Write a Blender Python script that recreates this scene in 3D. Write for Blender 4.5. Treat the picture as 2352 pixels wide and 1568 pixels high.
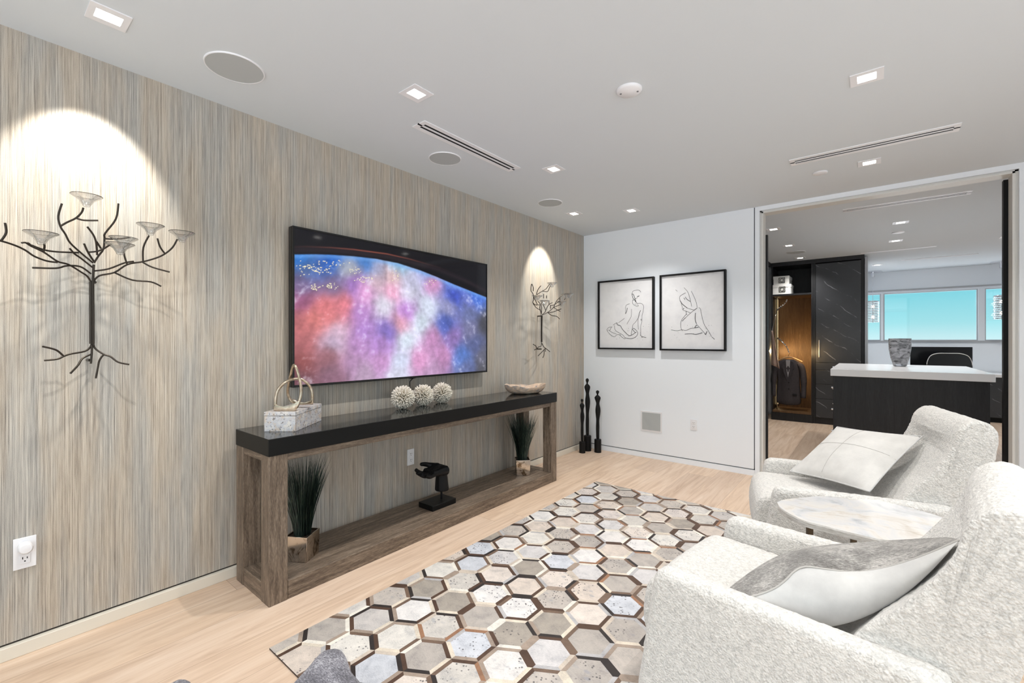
import bpy, bmesh, math, random
import numpy as np
from mathutils import Vector, Matrix, noise
random.seed(7)
D = bpy.data; SC = bpy.context.scene; COL = SC.collection
for o in list(D.objects): D.objects.remove(o)

# ---------------------------------------------------------------- camera
FPX, CX, CY, PSI = 1023.45, 1170.17, 782.54, 0.683
CAM = (2.6542, 0.0, 1.2577)
cd = D.cameras.new('camera'); cam = D.objects.new('camera', cd); COL.objects.link(cam)
cam.location = CAM; cam.rotation_euler = (math.pi/2, 0, PSI)
cd.sensor_width = 36; cd.lens = FPX/2352*36
cd.shift_x = (1176-CX)/2352; cd.shift_y = -(784-CY)/2352
cd.clip_start = 0.05; cd.clip_end = 200
SC.camera = cam

# ---------------------------------------------------------------- view, world, daylight
SC.view_settings.view_transform = 'Standard'; SC.view_settings.look = 'None'
SC.view_settings.exposure = 0.12; SC.view_settings.gamma = 1.0
SC.view_settings.use_curve_mapping = False
W = D.worlds.new('sky'); SC.world = W; W.use_nodes = True
wn = W.node_tree.nodes; wl = W.node_tree.links
bg = wn['Background']
tc = wn.new('ShaderNodeTexCoord'); sx = wn.new('ShaderNodeSeparateXYZ'); cr = wn.new('ShaderNodeValToRGB')
wl.new(tc.outputs['Generated'], sx.inputs[0]); wl.new(sx.outputs['Z'], cr.inputs[0]); wl.new(cr.outputs[0], bg.inputs[0])
cr.color_ramp.elements[0].position = 0.0; cr.color_ramp.elements[0].color = (0.60, 0.86, 0.90, 1)
cr.color_ramp.elements[1].position = 0.085; cr.color_ramp.elements[1].color = (0.20, 0.66, 0.76, 1)
e = cr.color_ramp.elements.new(0.03); e.color = (0.36, 0.76, 0.82, 1)
e = cr.color_ramp.elements.new(0.3); e.color = (0.30, 0.62, 0.80, 1)
# horizon band as seen through the office windows; sky overhead boosted and a bright lower half added to light the rooms
SKY_BOOST, LOWER_FILL = 3.2, 2.0
mr = wn.new('ShaderNodeMapRange'); mr.inputs[1].default_value = .10; mr.inputs[2].default_value = .30; mr.inputs[3].default_value = 1.0; mr.inputs[4].default_value = SKY_BOOST
mg = wn.new('ShaderNodeMapRange'); mg.inputs[1].default_value = -.02; mg.inputs[2].default_value = -.12; mg.inputs[3].default_value = 0.0; mg.inputs[4].default_value = LOWER_FILL
ad = wn.new('ShaderNodeMath'); ad.operation = 'ADD'
for nd_ in (mr, mg): wl.new(sx.outputs['Z'], nd_.inputs[0])
wl.new(mr.outputs[0], ad.inputs[0]); wl.new(mg.outputs[0], ad.inputs[1]); wl.new(ad.outputs[0], bg.inputs[1])
mk = wn.new('ShaderNodeMath'); mk.operation = 'GREATER_THAN'; mk.inputs[1].default_value = 1.05; wl.new(ad.outputs[0], mk.inputs[0])
mc = wn.new('ShaderNodeMix'); mc.data_type = 'RGBA'; wl.new(mk.outputs[0], mc.inputs[0]); wl.new(cr.outputs[0], mc.inputs[6]); mc.inputs[7].default_value = (.86, .93, 1, 1)
wl.new(mc.outputs[2], bg.inputs[0])

def portal(name, loc, rot, sx_, sy_):
    l = D.lights.new(name, 'AREA'); l.shape = 'RECTANGLE'; l.size = sx_; l.size_y = sy_; l.cycles.is_portal = True
    o = D.objects.new(name, l); COL.objects.link(o); o.location = loc; o.rotation_euler = rot
portal('window_portal', (2.3, -1.66, 1.335), (math.radians(90), 0, 0), 4.0, 2.17)
portal('window_portal', (4.66, 1.2, 1.35), (0, math.radians(90), 0), 2.1, 3.4)
portal('window_portal', (3.93, 10.62, 1.69), (math.radians(90), 0, math.pi), 2.74, .86)

# ---------------------------------------------------------------- helpers
cP, sP = math.cos(PSI), math.sin(PSI)
def at(u, v, x=None, y=None, z=None, fo=None):
    """point where the line of sight through photo position (u, v) meets a real plane"""
    r = Vector(((u-CX)*cP-FPX*sP, (u-CX)*sP+FPX*cP, CY-v))
    if z is not None: t = (z-CAM[2])/r.z
    elif x is not None: t = (x-CAM[0])/r.x
    elif y is not None: t = y/r.y
    else: t = fo/FPX
    return Vector(CAM)+r*t

def s2l(c):
    return tuple((x/12.92 if x <= .04045 else ((x+.055)/1.055)**2.4) for x in (v/255 for v in c))
def C4(*c): return (*s2l(c), 1)

class MB:
    def __init__(s): s.v = []; s.f = []; s.c = []; s.m = []
    def add(s, vs, fs, col=None, mi=0):
        n = len(s.v); s.v += [tuple(v) for v in vs]
        for f in fs: s.f.append([i+n for i in f]); s.c.append(col); s.m.append(mi)
        return s
    def box(s, a, b, M=None, mi=0, col=None):
        x0, y0, z0 = a; x1, y1, z1 = b
        vs = [Vector(p) for p in ((x0,y0,z0),(x1,y0,z0),(x1,y1,z0),(x0,y1,z0),(x0,y0,z1),(x1,y0,z1),(x1,y1,z1),(x0,y1,z1))]
        if M: vs = [M @ v for v in vs]
        return s.add(vs, [(0,3,2,1),(4,5,6,7),(0,1,5,4),(1,2,6,5),(2,3,7,6),(3,0,4,7)], col, mi)
    def tube(s, pts, r, n=8, M=None, caps=True, flat=1.0, mi=0):
        pts = [Vector(p) for p in pts]
        if not hasattr(r, '__len__'): r = [r]*len(pts)
        vs = []; up = None
        for i, p in enumerate(pts):
            d = (pts[min(i+1, len(pts)-1)]-pts[max(i-1, 0)])
            if d.length < 1e-9: d = Vector((0, 0, 1))
            d.normalize()
            if up is None:
                up = Vector((0, 0, 1)) if abs(d.z) < .9 else Vector((1, 0, 0))
            a = d.cross(up)
            if a.length < 1e-6: a = d.orthogonal()
            a.normalize(); b = d.cross(a).normalized(); up = -b if False else a.cross(d).normalized()
            for k in range(n):
                t = 2*math.pi*k/n
                q = p+a*math.cos(t)*r[i]+b*math.sin(t)*r[i]*flat
                vs.append(M @ q if M else q)
        fs = []
        for i in range(len(pts)-1):
            for k in range(n):
                fs.append((i*n+k, i*n+(k+1) % n, (i+1)*n+(k+1) % n, (i+1)*n+k))
        if caps: fs += [tuple(range(n))[::-1], tuple(range((len(pts)-1)*n, len(pts)*n))]
        return s.add(vs, fs, None, mi)
    def lathe(s, prof, n=24, M=None, sx=1, sy=1, off=None, mi=0, caps=True):
        vs = []
        for j, (r, z) in enumerate(prof):
            ox, oy = off[j] if off else (0, 0)
            for k in range(n):
                t = 2*math.pi*k/n
                q = Vector((ox+r*math.cos(t)*sx, oy+r*math.sin(t)*sy, z))
                vs.append(M @ q if M else q)
        fs = [(j*n+k, j*n+(k+1) % n, (j+1)*n+(k+1) % n, (j+1)*n+k) for j in range(len(prof)-1) for k in range(n)]
        if caps:
            if prof[0][0] > 1e-5: fs.append(tuple(range(n))[::-1])
            if prof[-1][0] > 1e-5: fs.append(tuple(range((len(prof)-1)*n, len(prof)*n)))
        return s.add(vs, fs, None, mi)
    def prism(s, poly, a, b, M=None, axis='y', mi=0):
        """poly in (x, z), extruded along y from a to b"""
        n = len(poly)
        if axis == 'y': vs = [Vector((x, a, z)) for x, z in poly]+[Vector((x, b, z)) for x, z in poly]
        else: vs = [Vector((x, y, a)) for x, y in poly]+[Vector((x, y, b)) for x, y in poly]
        if M: vs = [M @ v for v in vs]
        fs = [tuple(range(n)), tuple(range(2*n-1, n-1, -1))]+[(i, i+n, (i+1) % n+n, (i+1) % n) for i in range(n)]
        return s.add(vs, fs, None, mi)
    def grid(s, fn, nu, nv, col=None, mi=0):
        vs = [fn(i/(nu-1), j/(nv-1)) for j in range(nv) for i in range(nu)]
        return s.add(vs, [(j*nu+i, j*nu+i+1, (j+1)*nu+i+1, (j+1)*nu+i) for j in range(nv-1) for i in range(nu-1)], col, mi)
    def ball(s, c, r, n=12, m=8, sc=(1, 1, 1)):
        pr = [(max(1e-4, math.sin(math.pi*j/m)*r), -math.cos(math.pi*j/m)*r*sc[2]) for j in range(m+1)]
        return s.lathe(pr, n, Matrix.Translation(c), sc[0], sc[1])

def build(name, mb, mats, parent=None, base=(0, 0, 0), smooth=None, bevel=0, seg=2, sub=0, weld=False):
    base = Vector(base)
    me = D.meshes.new(name)
    me.from_pydata([tuple(Vector(v)-base) for v in mb.v], [], mb.f)
    if not isinstance(mats, (list, tuple)): mats = [mats]
    for m in mats: me.materials.append(m)
    if any(mb.m): me.polygons.foreach_set('material_index', mb.m)
    if any(c is not None for c in mb.c):
        ca = me.color_attributes.new('Col', 'FLOAT_COLOR', 'CORNER')
        arr = np.ones((len(me.loops), 4), dtype=np.float32); k = 0
        for f, c in zip(mb.f, mb.c):
            arr[k:k+len(f)] = c; k += len(f)
        ca.data.foreach_set('color', arr.ravel())
    bm = bmesh.new(); bm.from_mesh(me)
    if weld: bmesh.ops.remove_doubles(bm, verts=bm.verts, dist=1e-5)
    bmesh.ops.recalc_face_normals(bm, faces=bm.faces)
    bm.to_mesh(me); bm.free()
    if smooth is not None:
        me.polygons.foreach_set('use_smooth', [True]*len(me.polygons))
        me.set_sharp_from_angle(angle=math.radians(smooth))
    o = D.objects.new(name, me); COL.objects.link(o)
    if parent: o.parent = parent
    else: o.location = base
    if bevel:
        b = o.modifiers.new('bevel', 'BEVEL'); b.width = bevel; b.segments = seg; b.limit_method = 'ANGLE'; b.angle_limit = math.radians(35)
        b.harden_normals = False
        me.polygons.foreach_set('use_smooth', [True]*len(me.polygons))
        me.set_sharp_from_angle(angle=math.radians(180 if seg > 2 else 40))
    if sub:
        s = o.modifiers.new('sub', 'SUBSURF'); s.levels = sub; s.render_levels = sub
    return o
def tag(o, label=None, cat=None, group=None, kind=None):
    if label: o['label'] = label
    if cat: o['category'] = cat
    if group: o['group'] = group
    if kind: o['kind'] = kind
    return o
def thing(name, loc, label, cat, group=None, rz=0):
    o = D.objects.new(name, None); o.empty_display_size = .05; COL.objects.link(o)
    o.location = loc; o.rotation_euler = (0, 0, rz)
    return tag(o, label, cat, group)
def struct(name, mb, m, **k):
    return tag(build(name, mb, m, **k), kind='structure')
def copy_tree(o, parent=None):
    c = o.copy(); COL.objects.link(c)
    if parent: c.parent = parent
    for ch in [x for x in D.objects if x.parent == o]: copy_tree(ch, c)
    return c
def add_lamp(name, loc, target, power, size, blend, parent, col=(1, .93, .84), rad=.018):
    l = D.lights.new(name, 'SPOT'); l.energy = power; l.spot_size = math.radians(size); l.spot_blend = blend
    l.shadow_soft_size = rad; l.color = col
    o = D.objects.new(name, l); COL.objects.link(o); o.parent = parent
    b = Vector(parent.location) if parent else Vector((0, 0, 0))
    o.location = Vector(loc)-b
    o.rotation_euler = (Vector(target)-Vector(loc)).to_track_quat('-Z', 'Y').to_euler()
    return o

# ---------------------------------------------------------------- materials
class NM:
    def __init__(s, name):
        s.m = D.materials.new(name); s.m.use_nodes = True; s.t = s.m.node_tree
        s.b = s.t.nodes['Principled BSDF']
    def n(s, kind, **k):
        nd = s.t.nodes.new('ShaderNode'+kind)
        for a, v in k.items():
            if a in nd.inputs: nd.inputs[a].default_value = v
            else: setattr(nd, a, v)
        return nd
    def l(s, a, b): s.t.links.new(a, b)
    def pos(s, scale=(1, 1, 1), obj=False, rot=(0, 0, 0)):
        src = s.n('TexCoord').outputs['Object'] if obj else s.n('NewGeometry').outputs['Position']
        mp = s.n('Mapping'); mp.inputs['Scale'].default_value = scale; mp.inputs['Rotation'].default_value = rot
        s.l(src, mp.inputs[0]); return mp.outputs[0]
    def noise(s, vec, scale=1, detail=3, rough=.5, dist=0):
        nd = s.n('TexNoise'); nd.inputs['Scale'].default_value = scale; nd.inputs['Detail'].default_value = detail
        nd.inputs['Roughness'].default_value = rough; nd.inputs['Distortion'].default_value = dist
        s.l(vec, nd.inputs['Vector']); return nd.outputs['Fac']
    def ramp(s, fac, stops, interp='LINEAR'):
        nd = s.n('ValToRGB'); s.l(fac, nd.inputs[0]); r = nd.color_ramp; r.interpolation = interp
        r.elements[0].position, r.elements[0].color = stops[0]
        r.elements[1].position, r.elements[1].color = stops[-1]
        for p, c in stops[1:-1]:
            e = r.elements.new(p); e.color = c
        return nd.outputs[0]
    def mix(s, f, a, b, mode='MIX'):
        nd = s.n('Mix'); nd.data_type = 'RGBA'; nd.blend_type = mode
        for i, v in ((0, f), (6, a), (7, b)):
            if hasattr(v, 'links'): s.l(v, nd.inputs[i])
            else: nd.inputs[i].default_value = v
        return nd.outputs[2]
    def math(s, op, a, b=0.0, clamp=False):
        nd = s.n('Math'); nd.operation = op; nd.use_clamp = clamp
        for i, v in enumerate((a, b)):
            if hasattr(v, 'links'): s.l(v, nd.inputs[i])
            else: nd.inputs[i].default_value = v
        return nd.outputs[0]
    def bump(s, h, strength=.3, dist=.002):
        nd = s.n('Bump'); nd.inputs['Strength'].default_value = strength; nd.inputs['Distance'].default_value = dist
        s.l(h, nd.inputs['Height']); s.l(nd.outputs[0], s.b.inputs['Normal'])
    def col(s, c):
        if hasattr(c, 'links'): s.l(c, s.b.inputs['Base Color'])
        else: s.b.inputs['Base Color'].default_value = c
    def set(s, rough=None, metal=None, spec=None, coat=None, trans=None, ior=None, sheen=None):
        for k, v in (('Roughness', rough), ('Metallic', metal), ('Specular IOR Level', spec), ('Coat Weight', coat), ('Transmission Weight', trans), ('IOR', ior), ('Sheen Weight', sheen)):
            if v is not None: s.b.inputs[k].default_value = v
        return s
def plain(name, c, rough=.5, metal=0, spec=.5, **k):
    n = NM(name); n.col(c); n.set(rough=rough, metal=metal, spec=spec, **k)
    h = n.noise(n.pos(obj=True), 60, 2); n.bump(h, .04, .001)
    return n.m
def emis(name, c, st):
    n = NM(name); n.col((0, 0, 0, 1)); n.b.inputs['Emission Color'].default_value = c; n.b.inputs['Emission Strength'].default_value = st
    return n.m
def mirrorless(name): pass

M = {}
M['white'] = plain('white_paint', C4(240, 245, 250), .6, spec=.3)
M['ceil'] = plain('ceiling_paint', C4(214, 220, 224), .8, spec=.2)
M['trim'] = plain('trim_paint', C4(222, 221, 216), .35)
M['base_l'] = plain('cream_baseboard_paint', C4(222, 215, 200), .4)
M['shadow_gap'] = plain('dark_reveal', C4(52, 46, 40), .8)
M['gap_grey'] = plain('grey_reveal', C4(110, 112, 116), .8)
M['grille'] = plain('speaker_grille_fabric', C4(178, 182, 182), .8)
M['black'] = plain('matte_black', C4(13, 13, 14), .5, spec=.25)
M['slot'] = plain('black_slot', C4(10, 10, 12), .8)
M['tvframe'] = plain('tv_bezel', C4(52, 52, 52), .3, .7)
M['tvedge'] = plain('tv_black_edge', C4(10, 10, 12), .25)
M['chrome'] = plain('chrome', C4(225, 225, 228), .12, 1)
M['brass'] = plain('warm_brass', C4(214, 190, 150), .2, 1)
M['plastic'] = plain('white_plastic', C4(236, 236, 238), .35)
M['iron'] = plain('dark_wrought_metal', C4(62, 56, 50), .35, .8)
M['paper'] = None
M['lens'] = emis('lamp_lens', (1, .97, .92, 1), 9)
M['lens2'] = emis('lamp_lens_closet', (1, .96, .9, 1), 7)
M['bulb'] = emis('pendant_bulb', (1, .9, .75, 1), 6)
M['led'] = emis('warm_led_strip', (1, .72, .38, 1), 5)

n = NM('art_paper'); h = n.noise(n.pos(), 9, 5, .6); n.col(n.ramp(h, [(.3, C4(222, 222, 224)), (.55, C4(231, 231, 232)), (.8, C4(226, 226, 228))])); n.set(rough=.7); M['paper'] = n.m
n = NM('ink_line'); n.col(C4(45, 45, 48)); n.set(rough=.8); M['ink'] = n.m

# grasscloth wallpaper
n = NM('striped_grasscloth')
a = n.noise(n.pos((1, 230, 1.6)), 1, 4, .7); b = n.noise(n.pos((1, 560, 6)), 1, 3, .7)
c = n.noise(n.pos((1, 9, 1.1)), 1, 3, .6); d = n.noise(n.pos((1, 260, 260)), 1.6, 2, .6)
f1 = n.noise(n.pos((1, 70, .9)), 1, 3, .6)
s1 = n.math('ADD', n.math('MULTIPLY', a, .5), n.math('MULTIPLY', b, .5))
s1 = n.math('ADD', n.math('MULTIPLY', s1, .84), n.math('MULTIPLY', f1, .16))
s2 = n.math('ADD', n.math('MULTIPLY', s1, .9), n.math('MULTIPLY', d, .1))
warm = n.ramp(s2, [(.38, C4(104, 94, 84)), (.455, C4(158, 147, 133)), (.52, C4(186, 175, 159)), (.60, C4(208, 199, 184))])
cool = n.ramp(s2, [(.38, C4(104, 102, 97)), (.455, C4(150, 147, 141)), (.52, C4(176, 172, 164)), (.60, C4(204, 200, 190))])
n.col(n.mix(n.ramp(c, [(.4, (0, 0, 0, 1)), (.62, (1, 1, 1, 1))]), warm, cool)); n.set(rough=.42, spec=.5)
hb = n.math('ADD', n.math('MULTIPLY', s1, 1.0), n.math('MULTIPLY', d, .7)); n.bump(hb, .35, .002)
M['wallpaper'] = n.m

# oak floor planks running along y
def floor_mat(name, c1, c2, c3):
    n = NM(name)
    p = n.n('NewGeometry').outputs['Position']; sp = n.n('SeparateXYZ'); n.l(p, sp.inputs[0])
    w, L = .225, 2.1
    xi = n.math('FLOOR', n.math('DIVIDE', n.math('ADD', sp.outputs[0], .06), w))
    rnd = n.n('TexWhiteNoise', noise_dimensions='1D'); n.l(xi, rnd.inputs['W'])
    yo = n.math('ADD', sp.outputs[1], n.math('MULTIPLY', rnd.outputs[0], L))
    yi = n.math('FLOOR', n.math('DIVIDE', yo, L))
    r2 = n.n('TexWhiteNoise', noise_dimensions='2D'); cb = n.n('CombineXYZ'); n.l(xi, cb.inputs[0]); n.l(yi, cb.inputs[1]); n.l(cb.outputs[0], r2.inputs['Vector'])
    off = n.n('VectorMath', operation='ADD'); n.l(p, off.inputs[0]); m3 = n.n('VectorMath', operation='SCALE'); n.l(r2.outputs['Color'], m3.inputs[0]); m3.inputs['Scale'].default_value = 9; n.l(m3.outputs[0], off.inputs[1])
    mp = n.n('Mapping'); mp.inputs['Scale'].default_value = (9, .8, 1); n.l(off.outputs[0], mp.inputs[0])
    g = n.noise(mp.outputs[0], 1.8, 5, .62, 1.4)
    mp2 = n.n('Mapping'); mp2.inputs['Scale'].default_value = (120, 3, 1); n.l(off.outputs[0], mp2.inputs[0])
    g2 = n.noise(mp2.outputs[0], 1, 3, .6)
    gg = n.math('ADD', n.math('MULTIPLY', g, .8), n.math('MULTIPLY', g2, .2))
    base = n.ramp(gg, [(.3, c1), (.5, c2), (.7, c3)])
    tone = n.ramp(r2.outputs['Value'], [(0, (.85, .83, .82, 1)), (.5, (1, 1, 1, 1)), (1, (1.04, 1.03, 1.0, 1))])
    col = n.mix(1.0, base, tone, 'MULTIPLY')
    kn = n.noise(n.pos((1, .6, 1)), 2.3, 2, .5); kn = n.ramp(kn, [(.70, (1, 1, 1, 1)), (.77, (.70, .64, .58, 1))])
    col = n.mix(1.0, col, kn, 'MULTIPLY')
    fx = n.math('FRACT', n.math('DIVIDE', n.math('ADD', sp.outputs[0], .06), w)); fy = n.math('FRACT', n.math('DIVIDE', yo, L))
    ex = n.math('LESS_THAN', fx, .010); ey = n.math('LESS_THAN', fy, .0012)
    ed = n.math('MAXIMUM', ex, ey)
    n.col(n.mix(n.math('MULTIPLY', ed, .6), col, C4(150, 122, 98))); n.set(rough=.42, spec=.35)
    n.bump(gg, .05, .001); return n.m
M['floor'] = floor_mat('light_oak_planks', C4(190, 162, 138), C4(214, 189, 166), C4(226, 205, 185))

def wood(name, stops, sc=(8, 8, 1), rough=.5, fine=.35, dist=.8, obj=False, bump=.12):
    n = NM(name)
    g = n.noise(n.pos(sc, obj), 3, 5, .65, dist); g2 = n.noise(n.pos(tuple(v*9 for v in sc), obj), 3, 3, .7)
    s = n.math('ADD', n.math('MULTIPLY', g, 1-fine), n.math('MULTIPLY', g2, fine))
    n.col(n.ramp(s, stops)); n.set(rough=rough, spec=.4); n.bump(s, bump, .003); return n.m
WS = [(.34, C4(62, 51, 42)), (.46, C4(98, 84, 71)), (.55, C4(126, 110, 94)), (.66, C4(156, 141, 125))]
M['wood_v'] = wood('brown_weathered_wood_upright', WS, (20, 20, 1.6), fine=.5, dist=.3)
M['wood_y'] = wood('brown_weathered_wood_lengthwise', WS, (20, 1.3, 20), fine=.5, dist=.3)
M['wood_x'] = wood('brown_weathered_wood_crosswise', WS, (1.5, 20, 20), fine=.5, dist=.3)
M['ebony'] = wood('black_stained_oak', [(.35, C4(22, 22, 24)), (.55, C4(36, 36, 38)), (.68, C4(46, 46, 48)), (.8, C4(74, 74, 76))], (6, 6, .5), .45, .5, 1.6)
M['amberwood'] = wood('lit_brown_oak_back', [(.35, C4(84, 60, 38)), (.55, C4(104, 78, 50)), (.75, C4(140, 112, 80))], (6, 6, .5), .5, .4, 1.5)

# glossy black stone top
n = NM('black_lacquer_top'); h = n.noise(n.pos((40, 40, 1)), 2, 2); n.col(C4(16, 16, 17)); n.set(rough=.14, spec=.6, coat=.25); n.bump(h, .02, .0005); M['blacktop'] = n.m
n = NM('black_satin_edge'); h = n.noise(n.pos(), 20, 2); n.col(C4(11, 12, 12)); n.set(rough=.42, spec=.25); n.bump(h, .02, .001); M['blackedge'] = n.m

# dark veined marble
def veins(name, base, vein, rot, sc=3.0, rough=.35, thin=.04):
    n = NM(name); v = n.pos((1, 1, 1), rot=rot)
    nz = n.noise(v, 2.5, 5, .6)
    wv = n.n('TexWave'); wv.wave_type = 'BANDS'; wv.bands_direction = 'Z'; wv.inputs['Scale'].default_value = sc; wv.inputs['Distortion'].default_value = 3.2; wv.inputs['Detail'].default_value = 3; wv.inputs['Detail Scale'].default_value = 1.6
    n.l(v, wv.inputs[0])
    k = n.ramp(wv.outputs['Fac'], [(0, (1, 1, 1, 1)), (thin, (0, 0, 0, 1))])
    k2 = n.math('MULTIPLY', k, n.ramp(n.noise(v, 6, 3, .6), [(.48, (0, 0, 0, 1)), (.66, (1, 1, 1, 1))]))
    cl = n.ramp(nz, [(.3, tuple(x*.85 for x in base[:3])+(1,)), (.7, tuple(min(1, x*1.2) for x in base[:3])+(1,))])
    n.col(n.mix(k2, cl, vein)); n.set(rough=rough); return n.m
M['darkmarble'] = veins('dark_grey_veined_stone', C4(56, 57, 60), C4(138, 140, 144), (0, math.radians(-38), 0), 1.9, .4, .010)

n = NM('cream_agate'); v = n.pos((1, 1, 1)); g = n.noise(v, 5, 6, .6, 1.0); g2 = n.noise(n.pos((3, 12, 3), rot=(0, 0, .5)), 3, 5, .65, .6)
c1 = n.ramp(g, [(.32, C4(208, 198, 186)), (.45, C4(224, 220, 214)), (.55, C4(214, 214, 215)), (.66, C4(186, 188, 191))])
k = n.ramp(g2, [(.3, (.82, .77, .70, 1)), (.42, (1, 1, 1, 1))]); n.col(n.mix(.8, c1, k, 'MULTIPLY')); n.set(rough=.12, spec=.6, coat=.4); M['agate'] = n.m
n = NM('agate_rough_edge'); g = n.noise(n.pos((3, 3, 12)), 9, 6, .7); n.col(n.ramp(g, [(.3, C4(186, 180, 172)), (.7, C4(234, 232, 228))])); n.set(rough=.3); n.bump(g, .6, .006); M['agate_edge'] = n.m

# boucle
def boucle(name, c1, c2, sc=230, st=.9, dist=.006):
    n = NM(name); v = n.pos((1, 1, 1))
    vo = n.n('TexVoronoi'); vo.inputs['Scale'].default_value = sc; n.l(n.mix(.018, v, n.n('TexNoise', Scale=60.0).outputs['Color']) if False else v, vo.inputs['Vector'])
    nz = n.noise(v, sc*.55, 4, .65, .8)
    h = n.math('ADD', n.math('MULTIPLY', vo.outputs['Distance'], -.7), n.math('MULTIPLY', nz, 1.0))
    n.col(n.ramp(nz, [(.35, c1), (.6, c2)])); n.set(rough=.95, spec=.1, sheen=.35); n.bump(h, st, dist); return n.m
M['boucle'] = boucle('ivory_boucle', C4(194, 192, 187), C4(224, 221, 215), 150, .65, .007)
n = NM('pale_suede'); g = n.noise(n.pos(), 14, 5, .6); n.col(n.ramp(g, [(.3, C4(186, 185, 183)), (.7, C4(203, 202, 199))])); n.set(rough=.9, spec=.1, sheen=.4); n.bump(n.noise(n.pos(), 400, 2), .1, .001); M['suede'] = n.m
n = NM('pale_hide'); g = n.noise(n.pos(), 8, 5, .6); n.col(n.ramp(g, [(.3, C4(196, 194, 190)), (.7, C4(216, 214, 209))])); n.set(rough=.85, spec=.15, sheen=.3); n.bump(n.noise(n.pos((1, 3, 1)), 150, 3), .25, .002); M['palehide'] = n.m
def fur(name, stops, sc=(60, 220, 60)):
    n = NM(name); g = n.noise(n.pos(sc, rot=(0, 0, .4)), 1.6, 5, .75, .5); g2 = n.noise(n.pos(), 9, 4, .6)
    s = n.math('ADD', n.math('MULTIPLY', g, .62), n.math('MULTIPLY', g2, .38)); n.col(n.ramp(s, stops)); n.set(rough=.8, spec=.2, sheen=.3); n.bump(g, .8, .004); return n.m
M['greyhide'] = fur('grey_hair_hide', [(.38, C4(78, 74, 70)), (.49, C4(136, 133, 128)), (.6, C4(206, 202, 196))])
M['furdark'] = fur('charcoal_fur', [(.38, C4(44, 42, 48)), (.47, C4(84, 82, 90)), (.54, C4(124, 122, 129)), (.62, C4(184, 182, 188))], (75, 150, 75))
n = NM('hide_patchwork'); at_ = n.n('VertexColor', layer_name='Col')
v = n.pos(); vo = n.n('TexVoronoi'); vo.inputs['Scale'].default_value = 62; vo.inputs['Randomness'].default_value = 1; n.l(v, vo.inputs['Vector'])
big = n.noise(v, 5.5, 3, .5); sp = n.math('MULTIPLY', n.ramp(vo.outputs['Distance'], [(.20, (1, 1, 1, 1)), (.30, (0, 0, 0, 1))]), n.ramp(n.noise(v, 20, 2), [(.44, (0, 0, 0, 1)), (.5, (1, 1, 1, 1))]))
sp = n.math('MULTIPLY', sp, n.ramp(big, [(.44, (0, 0, 0, 1)), (.5, (1, 1, 1, 1))])); sp = n.math('MULTIPLY', sp, at_.outputs['Alpha'])
fz = n.noise(n.pos((90, 260, 1), rot=(0, 0, .6)), 1, 4, .7); cl = n.noise(v, 16, 5, .6, .6)
tone = n.ramp(n.math('ADD', n.math('MULTIPLY', fz, .45), n.math('MULTIPLY', cl, .55)), [(.34, (.66, .67, .70, 1)), (.48, (.94, .94, .94, 1)), (.62, (1.12, 1.11, 1.10, 1))])
c0 = n.mix(1.0, at_.outputs['Color'], tone, 'MULTIPLY'); vb = n.n('TexVoronoi'); vb.inputs['Scale'].default_value = 17; n.l(n.pos((1, 1.7, 1), rot=(0, 0, .5)), vb.inputs['Vector'])
bl = n.math('MULTIPLY', n.math('MULTIPLY', n.ramp(vb.outputs['Distance'], [(.16, (1, 1, 1, 1)), (.30, (0, 0, 0, 1))]), n.ramp(n.noise(v, 7, 2), [(.5, (0, 0, 0, 1)), (.56, (1, 1, 1, 1))])), n.math('ADD', n.math('MULTIPLY', at_.outputs['Alpha'], .8), .0))
c0 = n.mix(n.math('MULTIPLY', bl, .6), c0, C4(138, 142, 152)); n.col(n.mix(n.math('MULTIPLY', sp, .85), c0, C4(74, 72, 75))); n.set(rough=.55, spec=.3); n.bump(fz, .25, .002)
M['rug'] = n.m
n = NM('travertine_shell'); g = n.noise(n.pos(), 26, 4, .6); sp_ = n.noise(n.pos(), 95, 2, .5)
ns = n.n('NewGeometry'); sy = n.n('SeparateXYZ'); n.l(ns.outputs['Normal'], sy.inputs[0])
c1 = n.ramp(g, [(.38, C4(208, 194, 180)), (.5, C4(200, 200, 204)), (.62, C4(226, 220, 212))]); n.col(n.mix(n.math('MULTIPLY', n.ramp(sp_, [(.60, (0, 0, 0, 1)), (.64, (1, 1, 1, 1))]), .75), c1, C4(96, 84, 74))); n.set(rough=.3); M['boxstone'] = n.m
n = NM('antique_gold'); g = n.noise(n.pos(), 40, 3); n.col(n.ramp(g, [(.3, C4(168, 150, 128)), (.7, C4(206, 192, 172))])); n.set(rough=.26, metal=1); n.bump(g, .15, .002); M['gold'] = n.m
n = NM('spiky_shell_white'); g = n.noise(n.pos(), 80, 2); n.col(n.ramp(g, [(.3, C4(214, 205, 188)), (.7, C4(244, 238, 226))])); n.set(rough=.6); M['spike'] = n.m
n = NM('spike_core'); n.col(C4(150, 138, 118)); n.set(rough=.8); M['spikecore'] = n.m
n = NM('root_wood'); g = n.noise(n.pos((6, 3, 10)), 3, 5, .6, 1); n.col(n.ramp(g, [(.32, C4(120, 118, 122)), (.42, C4(176, 164, 154)), (.52, C4(206, 178, 152)), (.68, C4(230, 214, 194))])); n.set(rough=.55); n.bump(g, .5, .006); M['root'] = n.m
n = NM('silvered_pot'); g = n.noise(n.pos((1, 1, 1)), 16, 4, .6, 1.0); n.col(n.ramp(g, [(.4, C4(120, 104, 84)), (.5, C4(206, 196, 184))])); n.set(rough=.14, metal=1); n.bump(g, .05, .002); M['pot'] = n.m
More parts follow.
